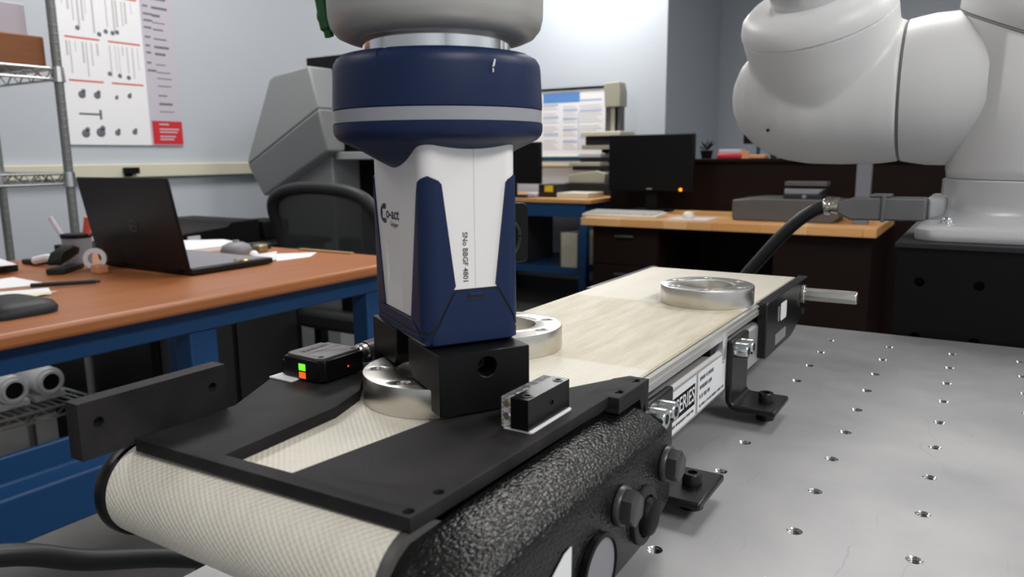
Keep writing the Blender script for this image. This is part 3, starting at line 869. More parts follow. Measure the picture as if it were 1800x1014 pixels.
# ================================================================== SENSOR AND REFLECTOR
def sensor():
    root = thing('photo_sensor', 'black photoelectric sensor with green and red display stuck on the left of the plate', 'sensor', (-.2, -.099, .0721))
    b = MB(FM); b.box(-219, -204, -117.5, -96, 72.05, 72.9); b.build('foam_tape', 'tape', root, bevel=.0002)
    b = MB(FM)
    b.prism([(-213.6, -112.5), (-190.4, -113.6), (-187.4, -111.2), (-187.2, -86.5), (-213.6, -86.5)], 'z', 72.95, 83.0)
    body = b.build('sensor_body', 'blackgloss', root, bevel=.0006)
    b = MB(FM); b.extr([[(-211, -112.3), (-191.5, -113.2), (-188.2, -111), (-188.2, -87.5), (-210.0, -87.5), (-210.0, -89.5), (-212.5, -89.5), (-212.5, -110.5), (-211, -110.5)],
                        circ(-191.6, -109.6, 1.3, 16), circ(-190.6, -89.8, 1.3, 16)], 83.0, 84.3, bev=.2)
    lid = b.build('top_cover', 'darkgrey', root, smooth=30)
    b = MB(FM); b.box(-200.6, -200.3, -111, -89, 84.25, 84.36); b.build('cover_groove', 'black', lid)
    T = Matrix.Translation((-206.2, -100, 84.38)) @ Matrix.Rotation(-PI / 2 + .03, 4, 'Z')
    b = MB(FM); b.text('KEYENCE', 4.0, T, .02, sx=1.0); b.build('lettering', 'black', lid, smooth=0)
    b = MB(FM); b.box(-217, -213.6, -111, -100, 73, 80); b.build('side_step', 'black', root, bevel=.0005)
    d = MB(FM); d.box(-203.2, -197.4, -113.45, -112.9, 73.2, 81.0); dp = d.build('display_window', 'black', root)
    b = MB(FM); b.box(-202.6, -198.4, -113.62, -113.3, 77.4, 80.6); b.build('green_display', 'ledgreen', dp)
    b = MB(FM); b.box(-202.6, -198.4, -113.62, -113.3, 73.7, 76.6); b.build('red_display', 'ledred', dp)
    b = MB(FM); b.rev([(.45, 0), (.4, .2)], (-187.25, -97, 77.5), (1, 0, 0), 10); b.build('lens_dot', 'ledred', root)
    b = MB(FM); b.rev([(4.6, 0), (4.6, 2.5), (4.0, 3), (4.0, 6.5), (4.9, 7), (4.9, 10)], (-196, -86.5, 78.5), (0, 1, 0), 24); b.build('plug_nut', 'nickel', root)
    b = MB(FM); b.rev([(5.4, 0), (5.4, 22), (4.2, 26)], (-196, -76.6, 78.5), (0, 1, 0), 24)
    b.tube([(-196, -51, 78.5), (-200, -30, 77), (-214, -12, 66), (-232, 4, 30), (-240, 20, 6)], 2.6, n=10); b.build('sensor_cable', 'rubber', root)
sensor()

def reflector():
    root = thing('retro_reflector', 'small black framed reflector block with clear prism face on the right of the plate', 'reflector', (-.079, -.1, .0721))
    b = MB(FM); b.prism(rrect(-87.0, -73.9, -117.9, -85.0, 1.2), 'z', 72.05, 73.0); b.build('foam_tape', 'tape', root, bevel=.0002)
    b = MB(FM); b.box(-83.0, -75.2, -118.2, -85.2, 73.05, 85.2)
    fr = b.build('frame', 'blackgloss', root)
    c = MB(FM)
    for y in (-113.4, -89.5): c.cyl((-78.2, y, 82), (-78.2, y, 86), 1.2, n=16)
    boolean(fr, c)
    for y in (-113.4, -89.5):
        b = MB(FM); b.rev([(1.35, 0), (2.1, .0), (2.1, .35), (1.35, .35)], (-78.2, y, 85.15), (0, 0, 1), 20, cap=False); b.build('rivet', 'boltgrey', fr)
    b = MB(FM); b.rev([(1.5, 0), (1.5, .3), (1.1, .3), (1.1, .05)], (-75.25, -100, 79.5), (1, 0, 0), 18); b.build('moulded_mark', 'charcoal', fr)
    b = MB(FM); b.box(-87.3, -83.05, -118.0, -85.4, 73.05, 85.1); cl = b.build('clear_prism', 'clear', root, bevel=.0003)
    b = MB(FM)
    for k in range(6):
        for j in range(3):
            y0, z0 = -117.4 + k * 5.2, 74.0 + j * 3.6
            b.add([(-83.15, y0, z0), (-83.15, y0 + 4.8, z0), (-83.15, y0 + 4.8, z0 + 3.3), (-83.15, y0, z0 + 3.3), (-85.6, y0 + 2.4, z0 + 1.65)], [(0, 1, 4), (1, 2, 4), (2, 3, 4), (3, 0, 4), (3, 2, 1, 0)])
    b.build('prism_facets', 'prism', cl, smooth=0)
    for m_, k in (('gold', 0), ('prism', 1), ('gold', 2), ('prism', 3)):
        z0 = 82.6 - k * 2.5
        b = MB(FM); b.prism([(-86.9, z0), (-85.0, z0 + 1.6), (-83.4, z0 - .6), (-85.3, z0 - 2.0)], 'y', -117.75, -117.3); b.build('front_facet', m_, cl, smooth=0)
reflector()

# ================================================================== WHITE ROBOT ON ITS PEDESTAL
def pedestal():
    root = thing('robot_pedestal', 'black steel pedestal with bolt holes standing behind the table under the white robot', 'pedestal', (.2, .7, FLOOR))
    b = MB(FM); b.box(-4, 420, 460, 880, FLOOR * 1000, 85)
    o = b.build('pedestal_box', 'black', root)
    c = MB(FM)
    for z in (53, -1):
        for k in range(8): c.cyl((16.5 + 48.8 * k, 459, z), (16.5 + 48.8 * k, 472, z), 4.6, n=20)
    boolean(o, c)
    b = MB(FM); b.box(-7, 424, 457, 884, 85.1, 90); b.build('top_plate', 'charcoal', root, bevel=.001)
pedestal()

def robot():
    root = thing('robot', 'white cobot arm with a silver base on the black pedestal', 'robot', (.125, .6, .0902))
    CX, CY = 131.0, 605.0
    # silver base
    b = MB(FM)
    def sqr(h, r, z): return [(CX + x, CY + y, z) for x, y in rrect(-h, h, -h, h, r, 8)]
    b.loft([sqr(124, 22, 90.3), sqr(125, 22, 92), sqr(125, 22, 101), sqr(122, 22, 104), sqr(117, 24, 105.4)])
    fl = b.build('base_flange', 'silver', root, smooth=50)
    b = MB(FM)
    b.rev([(126, 104), (119, 106.5), (113, 111), (110, 117), (109.2, 124), (109, 146), (107, 147.5)], (CX, CY, 0), n=96)
    b.build('base_neck', 'silver', root, smooth=50)
    b = MB(FM); b.rev([(8, 0), (8, 1.5), (4.5, 2)], (CX - 98, CY - 98, 105.2), (0, 0, 1), 24); b.rev([(5.5, 0), (5.5, 5), (5, 5.6), (2.8, 5.6), (2.8, 3)], (CX - 98, CY - 98, 106), (0, 0, 1), 20)
    b.build('flange_bolt', 'zinc', fl)
    b = MB(FM); b.prism(rrect(560, 640, 104, 129, 6), 'x', 12, 30); b.build('connector_boss', 'silver', root, bevel=.003)
    # column J1
    b = MB(FM)
    ca = [2 * PI * k / 96 for k in range(96)]
    tilt = lambda rr, t: rr * (-.395 * math.cos(t) + .185 * math.sin(t))
    rg = [[(CX + rr * math.cos(t), CY + rr * math.sin(t), h + f * tilt(rr, t)) for t in ca] for rr, h, f in
          ((104, 147.6, 0), (106, 149, 0), (107.5, 158, 0), (108, 190, 0), (107, 279, 1), (104, 281, 1))]
    b.loft(rg)
    b.build('column', 'robot', root, smooth=60)
    b = MB(FM); b.rev([(103.8, 147.0), (104.8, 147.8)], (CX, CY, 0), n=64, cap=False); b.build('seam', 'robotgap', root)
    # slanted cap on the column
    b = MB(FM)
    rg = [[(CX + rr * math.cos(t), CY + rr * math.sin(t), h + f * tilt(rr, t)) for t in ca] for rr, h, f in
          ((105.6, 281.2, 1), (107, 282.4, 1), (105, 312, .8), (96, 340, .4), (70, 360, .1), (5, 364, 0))]
    b.loft(rg); b.build('column_cap', 'robot', root, smooth=60)
    b = MB(FM)
    pts = [(CX + 106.4 * math.cos(t), CY + 106.4 * math.sin(t), 279.9 + tilt(106.2, t)) for t in [PI * .55 + PI * 1.2 * k / 60 for k in range(61)]]
    b.tube(pts, 1.3, n=6, smooth=0); b.build('seam', 'robotgap', root)
    # J2 tube: along -x from the column
    zc, yc = 241.0, 605.0
    b = MB(FM)
    b.rev([(79, 0), (80, 30), (79.5, 52), (77, 68), (75.5, 76)], (56, yc, zc), (-1, 0, 0), n=72, cap=True)
    tubeo = b.build('shoulder_tube', 'robot', root, smooth=60)
    b = MB(FM); b.rev([(74.6, 0), (75.2, .6), (74.6, 1.6)], (-20.5, yc, zc), (-1, 0, 0), n=72, cap=False); b.build('seam', 'robotgap', root)
    # shoulder body: blended union of housing and the link that rises towards the viewer
    b = MB(FM)
    b.rev([(74, 0), (75.5, 1), (78, 20), (79, 60), (78, 95), (74, 120), (66, 142), (54, 160), (40, 174), (22, 183), (4, 187)], (-22, yc, zc), (-1, 0, 0), n=64)
    d = Vector((-.12, -.50, .86)).normalized()
    P0 = Vector((-98, yc, zc + 2))
    b.rev([(70, -10), (76, 20), (79, 50), (80.5, 92)], P0, d, n=64)
    me = b.mesh('shoulder_housing')
    tmp = bpy.data.objects.new('tmp', me); COL.objects.link(tmp)
    md = tmp.modifiers.new('r', 'REMESH'); md.mode = 'VOXEL'; md.voxel_size = .0024
    sm = tmp.modifiers.new('s', 'SMOOTH'); sm.factor = .6; sm.iterations = 6
    bpy.context.view_layer.update()
    nm = bpy.data.meshes.new_from_object(tmp.evaluated_get(DG())); bpy.data.objects.remove(tmp)
    sh = place(nm, 'shoulder_housing', 'robot', root, smooth=180)
    # end cover seam on the left of the shoulder
    b = MB(FM)
    b.rev([(79.6, 90.8), (80.9, 91.4), (80.6, 96), (77, 106), (68, 113), (54, 116), (45, 116.5)], P0, d, n=72)
    b.build('link_collar', 'robot', root, smooth=40)
    b = MB(FM); b.rev([(44, 110), (44, 300)], P0, d, n=64); b.build('link_tube', 'silver', root)
    b = MB(FM)
    sc = (Vector((-170, yc, zc)), Vector((-.86, -.10, -.42)).normalized())
    for p in ((-151, yc - 66, zc - 40),):
        b.rev([(1.9, -1), (1.9, .6)], p, (-.4, -.8, -.3), 12)
    b.build('cover_screw', 'boltgrey', sh)
    b = MB(FM); b.rev([(2.2, -1), (2.2, .8)], (CX - 66, CY - 83, 281), (-.62, -.78, 0), 14); b.build('cover_screw', 'boltgrey', root)
    # connector plugged into the base
    cn = MB(FM); cn.prism([(12, 104), (12, 128), (-58, 127.5), (-74, 122), (-74, 110), (-60, 103)], 'y', 542, 578)
    hood = cn.build('connector_hood', 'greyconn', root, bevel=.002)
    b = MB(FM); b.box(-30, -26, 540, 580, 102, 130); b.box(-42, -22, 545, 575, 128, 131); b.build('locking_lever', 'greyconn', hood, bevel=.001)
    b = MB(FM); b.rev([(9.5, 0), (9.5, 5), (8.4, 5.5), (8.4, 9), (9.8, 9.5), (9.8, 14), (8.6, 16)], (-74, 560, 117.5), (-1, 0, -.12), 20); b.build('cable_gland', 'nickel', hood)
    b = MB(FM); b.tube([(-90, 560, 115.5), (-104, 560, 109), (-120, 560, 96), (-136, 560, 79), (-152, 560, 59), (-172, 560, 33), (-186, 558, 10), (-200, 555, -20), (-215, 550, -60), (-240, 540, -200), (-250, 530, -420)], 7.4, n=16)
    b.build('robot_cable', 'rubber', root)
robot()

# ================================================================== LEFT WORKBENCH
BZ = -.08
def left_bench():
    root = thing('workbench', 'long workbench with reddish wood top and blue steel frame on the left', 'workbench', (-1.6, .2, FLOOR))
    b = MB(); b.box(-2.06, -1.16, -1.4, 1.142, BZ - .026, BZ); b.build('bench_top', 'benchwood', root, bevel=.008, seg=3)
    b = MB()
    b.box(-1.225, -1.195, -1.35, 1.10, BZ - .072, BZ - .027); b.box(-2.03, -2.0, -1.35, 1.10, BZ - .072, BZ - .027)
    b.box(-2.0, -1.225, 1.06, 1.10, BZ - .072, BZ - .027); b.build('apron', 'bluepaint', root, bevel=.003)
    for x in (-1.25, -2.03):
        for y in (.512, 1.0, -1.2):
            if x < -2 and y == .512: continue
            b = MB(); b.box(x, x + .05, y, y + .06, FLOOR, BZ - .072); b.build('leg', 'bluepaint', root, bevel=.003)
    b = MB()
    b.prism([(-1.165, -.415), (-1.165, -.335), (-1.2, -.325), (-1.2, -.28), (-1.212, -.28), (-1.212, -.415)], 'y', -1.3, .42)
    b.build('lower_rail', 'bluepaint', root, bevel=.004)
left_bench()

def laptop():
    a = math.atan2(911.5 - 667, -1445.7 + 1437.1)       # depth direction of the base, nearly +y
    root = thing('laptop', 'open black laptop seen from behind on the reddish workbench', 'laptop', (-1.58, .72, BZ))
    ux = Vector((-.35, -.0, 0)); uy = Vector((0, .225, 0)); hr = Vector((-1.402, .668, BZ))
    def base(z0, z1, m, ins=0):
        P = [hr + ux * ins + uy * ins, hr + ux * (1 - ins) + uy * ins, hr + ux * (1 - ins) + uy * (1 - ins), hr + ux * ins + uy * (1 - ins)]
        return [p + Vector((0, 0, z0)) for p in P], [p + Vector((0, 0, z1)) for p in P]
    b = MB(); A, B = base(.002, .016, None); b.loft([A, B]); b.build('base', 'laptop', root, bevel=.003)
    b = MB(); A, B = base(.016, .0166, None, .04); b.loft([A, B]); b.build('palm_deck', 'midgrey', root)
    # lid leaning back
    lift = Vector((0, -.036, .216))
    n = ux.cross(lift).normalized() * .007
    q = [hr + Vector((0, 0, .014)), hr + ux + Vector((0, 0, .014)), hr + ux + lift, hr + lift]
    b = MB(); b.loft([[p for p in q], [p - n for p in q]]); lid = b.build('lid', 'laptop', root, bevel=.004)
    # ring emblem with four letters
    if n.dot(Vector((1, -1, .3))) < 0: n = -n
    xax = -ux.normalized(); zax = n.normalized(); yax = zax.cross(xax)
    c0 = hr + ux * .47 + lift * .50 + n * .0 + zax * .0076
    T = Matrix.Translation(c0) @ Matrix((xax, yax, zax)).transposed().to_4x4()
    b = MB(); b.extr([circ(0, 0, .0135, 32), circ(0, 0, .0122, 32)], 0, .0004, T=T); b.text('DELL', .0085, T, .0002); b.build('lid_emblem', 'darkgrey', lid, smooth=0)
    p0 = hr + Vector((0, 0, .012))
    for k in (.1, .7): b = MB(); b.cyl(p0 + ux * k, p0 + ux * (k + .2), .007, n=12); b.build('hinge', 'black', root)
laptop()

def sheet(name, label, pts, z, m='whitepaper', t=.0008, lift=0, group=None):
    b = MB(); n = len(pts)
    top = [(x, y, z + t + (lift if k == 0 else 0)) for k, (x, y) in enumerate(pts)]
    b.loft([[(x, y, z + (lift if k == 0 else 0)) for k, (x, y) in enumerate(pts)], top])
    return tag(b.build(name, m), label, 'paper', group)

def bench_items():
    z = BZ + .0003
    sheet('paper_sheet', 'large white sheet at the back edge of the workbench left of the laptop', [(-2.04, .55), (-1.80, .50), (-1.86, .18), (-2.04, .2)], z + .02)
    b = MB(); b.box(-2.03, -1.84, .2, .52, BZ + .0005, BZ + .019); tag(b.build('binder', 'charcoal', bevel=.002), 'dark flat binder under the large white sheet at the bench back', 'binder')
    sheet('paper_sheet', 'crumpled white paper scrap at the left picture edge on the workbench', [(-1.66, .425), (-1.58, .455), (-1.62, .33), (-1.72, .28)], z, lift=.012)
    sheet('paper_sheet', 'white paper strip beside the black pen on the workbench', [(-1.49, .41), (-1.44, .39), (-1.55, .26), (-1.60, .28)], z, lift=.006)
    b = MB(); b.tube([(-1.555, .408, z + .006), (-1.487, .502, z + .006)], .0045, n=10, smooth=0); b.tube([(-1.487, .502, z + .006), (-1.482, .509, z + .006)], .003, n=8, smooth=0)
    tag(b.build('pen', 'charcoal'), 'black pen lying on the workbench in front of the laptop', 'pen')
    # pouch with note
    b = MB()
    rgs = []
    for k, (s, h) in enumerate(((1.0, .0), (1.02, .008), (.92, .018), (.6, .024))):
        rgs.append([(-1.335 + s * x, .262 + s * y, z + h) for x, y in rrect(-.075, .075, -.06, .06, .035)])
    b.loft(rgs); tag(b.build('pouch', 'charcoal', smooth=60), 'dark grey rounded pouch near the workbench edge at the left', 'pouch')
    sheet('sticky_note', 'cream coloured note lying against the dark grey pouch', [(-1.44, .40), (-1.425, .31), (-1.45, .24), (-1.52, .29)], z, 'cream_note', lift=.006)
    # phone-like flat strip and small things
    b = MB(); b.box(-1.965, -1.90, .585, .70, z, z + .012); tag(b.build('flat_tool', 'charcoal', bevel=.003), 'dark flat tool lying left of the stapler on the bench', 'tool')
    b = MB(); b.tube([(-1.90, .585, z + .012), (-1.86, .60, z + .02), (-1.83, .60, z + .012)], .010, n=8); tag(b.build('crumpled_wrapper', 'whitepaper'), 'small pale crumpled wrapper behind the stapler', 'wrapper')
    # stapler
    t = thing('stapler', 'black desk stapler standing left of the laptop', 'stapler', (-1.68, .60, BZ))
    b = MB(); b.prism([(0, 0), (.11, 0), (.11, .012), (0, .014)], 'x', -.02, .02, T=Matrix.Translation((-1.70, .53, z)) @ Matrix.Rotation(R(40), 4, 'Z')); b.build('stapler_base', 'charcoal', t, bevel=.003)
    b = MB(); b.prism([(0, .020), (.10, .034), (.11, .05), (.08, .058), (.02, .048), (0, .03)], 'x', -.016, .016, T=Matrix.Translation((-1.70, .53, z)) @ Matrix.Rotation(R(40), 4, 'Z')); b.build('stapler_arm', 'black', t, bevel=.005)
    # pen cup with pens and a tape roll
    t = thing('pencil_cup', 'grey pencil cup behind the stapler', 'cup', (-1.85, .665, BZ))
    b = MB(); b.rev([(.030, 0), (.034, .07), (.031, .07), (.028, .004)], (-1.85, .665, z), n=20); b.build('cup_body', 'midgrey', t)
    b = MB(); b.rev([(.0345, .064), (.0355, .066), (.0355, .072), (.0345, .074)], (-1.85, .665, z), n=20); b.build('cup_rim', 'black', t)
    b = MB(); b.cyl((-1.86, .66, z + .02), (-1.905, .635, z + .115), .006, n=8); tag(b.build('marker_pen', 'lilac'), 'pale pink marker leaning out of the pencil cup', 'marker')
    b = MB(); b.cyl((-1.84, .675, z + .02), (-1.815, .68, z + .115), .009, n=8); tag(b.build('marker_pen', 'redbar'), 'dark red marker leaning out of the pencil cup beside the lid', 'marker')
    b = MB(); b.rev([(.0245, 0), (.0245, .018), (.014, .018), (.014, 0), (.0245, 0)], (-1.70, .625, z + .026), (.8, -.6, .1), 24, cap=False); tag(b.build('tape_roll', 'whitepaper'), 'white tape roll standing between the stapler and the pencil cup', 'tape roll')
    b = MB(); b.box(-1.655, -1.625, .585, .61, z, z + .018); tag(b.build('wood_block', 'orange', bevel=.002), 'small tan wood block beside the stapler', 'block')
    # right of the laptop
    sheet('paper_stack', 'white papers behind the right side of the laptop', [(-2.02, 1.02), (-1.90, 1.13), (-1.75, 1.09), (-1.755, .91), (-1.95, .91)], z, t=.012)
    b = MB(); b.box(-1.90, -1.892, .90, .906, z + .0, z + .075, T=None); tag(b.build('pencil', 'cream'), 'yellow pencil standing at the back beside the white papers', 'pencil')
    b = MB(); b.rev([(.040, 0), (.042, .010), (.036, .022), (.02, .030), (.002, .032)], (-1.655, .985, z), n=24); b.rev([(.010, .03), (.008, .036)], (-1.655, .985, z), n=12)
    tag(b.build('computer_mouse', 'midgrey', smooth=60), 'grey computer mouse beside the white papers', 'mouse')
    b = MB(); b.cyl((-1.425, .82, z), (-1.425, .82, z + .014), .012, n=16); b.rev([(.018, 0), (.019, .003), (.017, .006)], (-1.425, .82, z + .014), n=16)
    tag(b.build('brass_fitting', 'brass'), 'small brass fitting on the bench beside the laptop base', 'fitting')
    b = MB(); b.rev([(.010, 0), (.012, .006), (.007, .014), (.001, .016)], (-1.56, .965, z), n=14); tag(b.build('earplug', 'whitepaper'), 'small white cap lying right of the grey mouse', 'cap')
    b = MB(); b.box(-1.72, -1.66, 1.06, 1.11, z, z + .016); tag(b.build('small_box', 'charcoal', bevel=.003), 'small black box at the far end of the workbench', 'box')
    b = MB(); b.box(-1.64, -1.61, 1.025, 1.055, z, z + .02); tag(b.build('small_box', 'brass', bevel=.003), 'small tan box beside the small black box', 'box')
    sheet('paper_sheet', 'white sheet at the far right end of the workbench', [(-1.47, 1.10), (-1.42, 1.03), (-1.43, .93), (-1.56, 1.01)], z)
    sheet('plastic_bag', 'crumpled clear bag beside the white sheet at the bench end', [(-1.50, .99), (-1.44, .93), (-1.46, .88), (-1.56, .92)], z + .002, 'label', lift=.012)
    b = MB(); b.box(-1.56, -1.36, 1.115, 1.13, z, z + .004); tag(b.build('steel_ruler', 'tan'), 'thin ruler along the far edge of the workbench', 'ruler')
bench_items()

# ================================================================== WIRE SHELF UNIT AND ITS LOAD
def shelf_unit():
    root = thing('wire_shelf', 'chrome wire shelving unit against the left wall', 'shelf', (-2.6, .4, FLOOR))
    X0, X1, Y0, Y1 = -2.84, -2.40, -.25, .955
    for x in (X0, X1):
        for y in (Y0, Y1):
            b = MB(); b.cyl((x, y, FLOOR), (x, y, 1.2), .0135, n=12)
            for k in range(72):
                zz = FLOOR + .1 + k * .0254
                b.rev([(.0132, 0), (.0139, .002), (.0139, .005), (.0132, .007)], (x, y, zz), n=12, cap=False)
            b.build('post', 'post', root)
    for zz in (-.60, .132, .452):
        b = MB()
        for x in (X0, X1):
            for dz in (0, -.032): b.cyl((x, Y0, zz + dz), (x, Y1, zz + dz), .0042, n=6)
            k = Y0
            while k < Y1 - .02:
                b.tube([(x, k, zz), (x, k + .04, zz - .032), (x, k + .08, zz)], .0026, n=5, smooth=0); k += .08
        for y in (Y0, Y1):
            for dz in (0, -.032): b.cyl((X0, y, zz + dz), (X1, y, zz + dz), .0042, n=6)
            k = X0
            while k < X1 - .02:
                b.tube([(k, y, zz), (k + .04, y, zz - .032), (min(k + .08, X1), y, zz)], .0026, n=5, smooth=0); k += .08
        o = b.build('shelf_frame', 'galv', root)
        b = MB(); k = Y0 + .02
        while k < Y1: b.cyl((X0, k, zz + .003), (X1, k, zz + .003), .0022, n=5); k += .025
        w = b.build('wire_deck', 'galv', o); w['kind'] = 'stuff'
        for x in (X0, X1):
            for y in (Y0, Y1):
                c = MB(); c.rev([(.020, -.04), (.017, .006)], (x, y, zz), n=12); c.build('corner_collar', 'galv', o)
    b = MB(); b.box(-2.815, -2.43, -.2, .94, .4585, .548); tag(b.build('wood_drawer_board', 'brownwood', bevel=.004), 'thick brown wooden board on the upper wire shelf', 'board')
    t = thing('supply_box', 'white box with a blue printed mark on the brown board', 'box', (-2.6, .8, .549))
    b = MB(); b.box(-2.80, -2.48, .2, .92, .549, .645); bx = b.build('box_body', 'lilac', t, bevel=.003)
    b = MB(); b.box(-2.479, -2.4795, .64, .755, .59, .632); b.build('blue_mark', 'inkblue', bx)
    b = MB(); b.box(-2.4785, -2.4792, .655, .74, .598, .624); b.build('mark_panel', 'lilac', bx)
    # motors on the low shelf
    for i, (y, lab) in enumerate(((.745, 'grey cast motor housing with round opening on the low wire shelf, left one'), (.855, 'grey cast motor housing with round opening on the low wire shelf, right one'))):
        t = thing('motor_housing', lab, 'motor', (-2.5, y, -.595), group='cast motor housings on the low shelf')
        b = MB(); b.rev([(.040, 0), (.042, .01), (.042, .09), (.046, .095), (.046, .14)], (-2.60, y, -.532), (1, 0, 0), 28)
        b.prism(rrect(y - .047, y + .047, -.592, -.572, .004), 'x', -2.57, -2.465); b.prism(rrect(y - .016, y + .016, -.50, -.474, .006), 'x', -2.56, -2.50)
        b.cyl((-2.53, y - .05, -.545), (-2.53, y - .03, -.545), .018, n=16)
        h = b.build('casting', 'silver', t, bevel=.002)
        b = MB(); b.rev([(.036, 0), (.036, .012), (.028, .012), (.027, .002)], (-2.46, y, -.532), (1, 0, 0), 24); b.build('bore_ring', 'silver', h)
        b = MB(); b.rev([(.028, 0), (.028, .004)], (-2.46, y, -.532), (1, 0, 0), 24); b.build('bore', 'black', h)
shelf_unit()

def low_cabinet():
    root = thing('dark_cabinet', 'low black cabinet standing in the shade behind the workbench', 'cabinet', (-2.3, 1.3, FLOOR))
    b = MB(); b.box(-2.75, -2.12, 1.0, 1.62, FLOOR, -.27); b.build('cabinet_body', 'black', root, bevel=.004)
    b = MB(); b.box(-2.119, -2.115, 1.03, 1.30, FLOOR + .05, -.3); b.box(-2.119, -2.115, 1.32, 1.59, FLOOR + .05, -.3); b.build('door', 'charcoal', root)
low_cabinet()

def back_equipment():
    t = thing('side_table', 'dark side table behind the end of the workbench', 'table', (-2.5, 1.6, FLOOR))
    b = MB(); b.box(-2.95, -2.2, 1.16, 1.88, -.168, -.145); b.build('table_top', 'black', t, bevel=.003)
    for x in (-2.9, -2.27):
        for y in (1.66, 1.82): b = MB(); b.box(x, x + .04, y, y + .04, FLOOR, -.168); b.build('leg', 'black', t)
    t = thing('printer', 'low black printer with slanted top behind the laptop', 'printer', (-2.45, 1.45, -.145))
    b = MB(); b.prism([(1.22, -.1445), (1.60, -.1445), (1.60, -.055), (1.47, -.055), (1.45, -.07), (1.22, -.085)], 'x', -2.7, -2.3); h = b.build('printer_body', 'black', t, bevel=.005)
    b = MB(); b.box(-2.3, -2.297, 1.285, 1.335, -.108, -.094); b.build('label', 'label', h)
    b = MB(); b.box(-2.68, -2.33, 1.24, 1.44, -.0845, -.0815); b.build('top_tray', 'midgrey', h)
    t = thing('desk_speaker', 'black speaker box beside the printer', 'speaker', (-2.4, 1.7, -.145))
    b = MB(); b.box(-2.5, -2.35, 1.66, 1.79, -.1445, -.07); b.build('speaker_body', 'black', t, bevel=.005)
back_equipment()

# ================================================================== POSTER ON THE LEFT WALL
def poster():
    root = thing('wall_poster', 'tall product chart poster with red bars hanging on the left wall', 'poster', (-3.19, 1.65, .23))
    x = -3.195; Y0, Y1, Z0, Z1 = 1.394, 1.925, .238, 1.35
    def sh(n): # gentle curl
        return n
    ym = Y0 + .69 * (Y1 - Y0)
    b = MB(); b.box(x, x + .003, Y0, ym, Z0, Z1); pw = b.build('sheet', 'whitepaper', root)
    b = MB(); b.box(x, x + .003, ym, Y1, Z0, Z1); b.build('side_strip', 'lilac', root)
    xx = x + .0032
    def pr(y0, y1, z0, z1, name, m): q = MB(); q.box(xx, xx + .0004, y0, y1, z0, z1); return q
    b = MB(); b.box(xx, xx + .0004, ym + .01, Y1 - .002, Z0 + .004, Z0 + .11); rb = b.build('red_block', 'red', root)
    b = MB()
    for z, w in ((.33, .05), (.308, .10), (.295, .09), (.275, .08), (.262, .07)): b.box(xx + .0005, xx + .0008, ym + .045, ym + .045 + w, z, z + .006)
    b.build('print_lines', 'lilac', rb)['kind'] = 'stuff'
    hw = (ym - Y0)
    for z in (.498, .672, .86, 1.05, 1.24):
        for k in (0, 1): b = MB(); b.box(xx, xx + .0004, Y0 + .022 + k * hw * .5, Y0 + .022 + k * hw * .5 + hw * .40, z, z + .007); b.build('red_bar', 'redbar', root)
    b = MB(); rnd = random.Random(3)
    # tool drawings of the bottom panel
    for cy, cz, r_ in ((.07, .285, .018), (.135, .290, .020), (.07, .445, .016), (.135, .445, .015), (.21, .29, .013), (.29, .295, .012), (.22, .44, .008), (.28, .45, .010)):
        b.rev([(r_, 0), (r_ * .9, .0005)], (xx, Y0 + cy, cz), (1, 0, 0), 14)
        b.rev([(r_ * .6, 0), (r_ * .5, .0005)], (xx, Y0 + cy + r_ * .5, cz + r_ * .9), (1, 0, 0), 10)
    b.box(xx, xx + .0005, Y0 + .05, Y0 + .14, .362, .370); b.box(xx, xx + .0005, Y0 + .137, Y0 + .147, .345, .385)
    for cy, cz in ((.20, .54), (.245, .535), (.285, .53), (.17, .66 + .04), (.08, .715), (.20, .715), (.23, .712), (.25, .718)):
        b.rev([(.010, 0), (.009, .0005)], (xx, Y0 + cy, cz), (1, 0, 0), 10)
    b.build('tool_pictures', 'printgrey', root)['kind'] = 'stuff'
    b = MB()
    for z0, z1 in ((.52, .66), (.70, .85), (.88, 1.04), (1.07, 1.23)):
        for k in (0, 1):
            y = Y0 + .024 + k * hw * .5
            while y < Y0 + .022 + k * hw * .5 + hw * .36:
                h = rnd.uniform(.25, 1.0) * (z1 - z0); b.box(xx, xx + .0004, y, y + rnd.choice((.003, .005, .008)), z1 - h, z1); y += rnd.uniform(.012, .03)
    b.build('drawing_lines', 'printlight', root)['kind'] = 'stuff'
    b = MB()
    z = Z0 + .15
    while z < Z1 - .03:
        b.box(xx, xx + .0004, ym + .055, ym + .055 + rnd.uniform(.04, .08), z, z + rnd.choice((.004, .006, .010)))
        if z > .55: b.box(xx, xx + .0004, ym + .012, ym + .012 + rnd.uniform(.02, .045), z + .004, z + .012)
        z += rnd.uniform(.025, .045)
    b.build('text_lines', 'printgrey', root)['kind'] = 'stuff'
poster()
b = MB(); b.box(-3.1695, -3.14, 1.595, 1.66, .112, .140); b.box(-3.1695, -3.15, 1.60, 1.63, .100, .1125)
tag(b.build('cable_clip', 'black', bevel=.004), 'small black plug on the cream wall raceway above the laptop', 'plug')

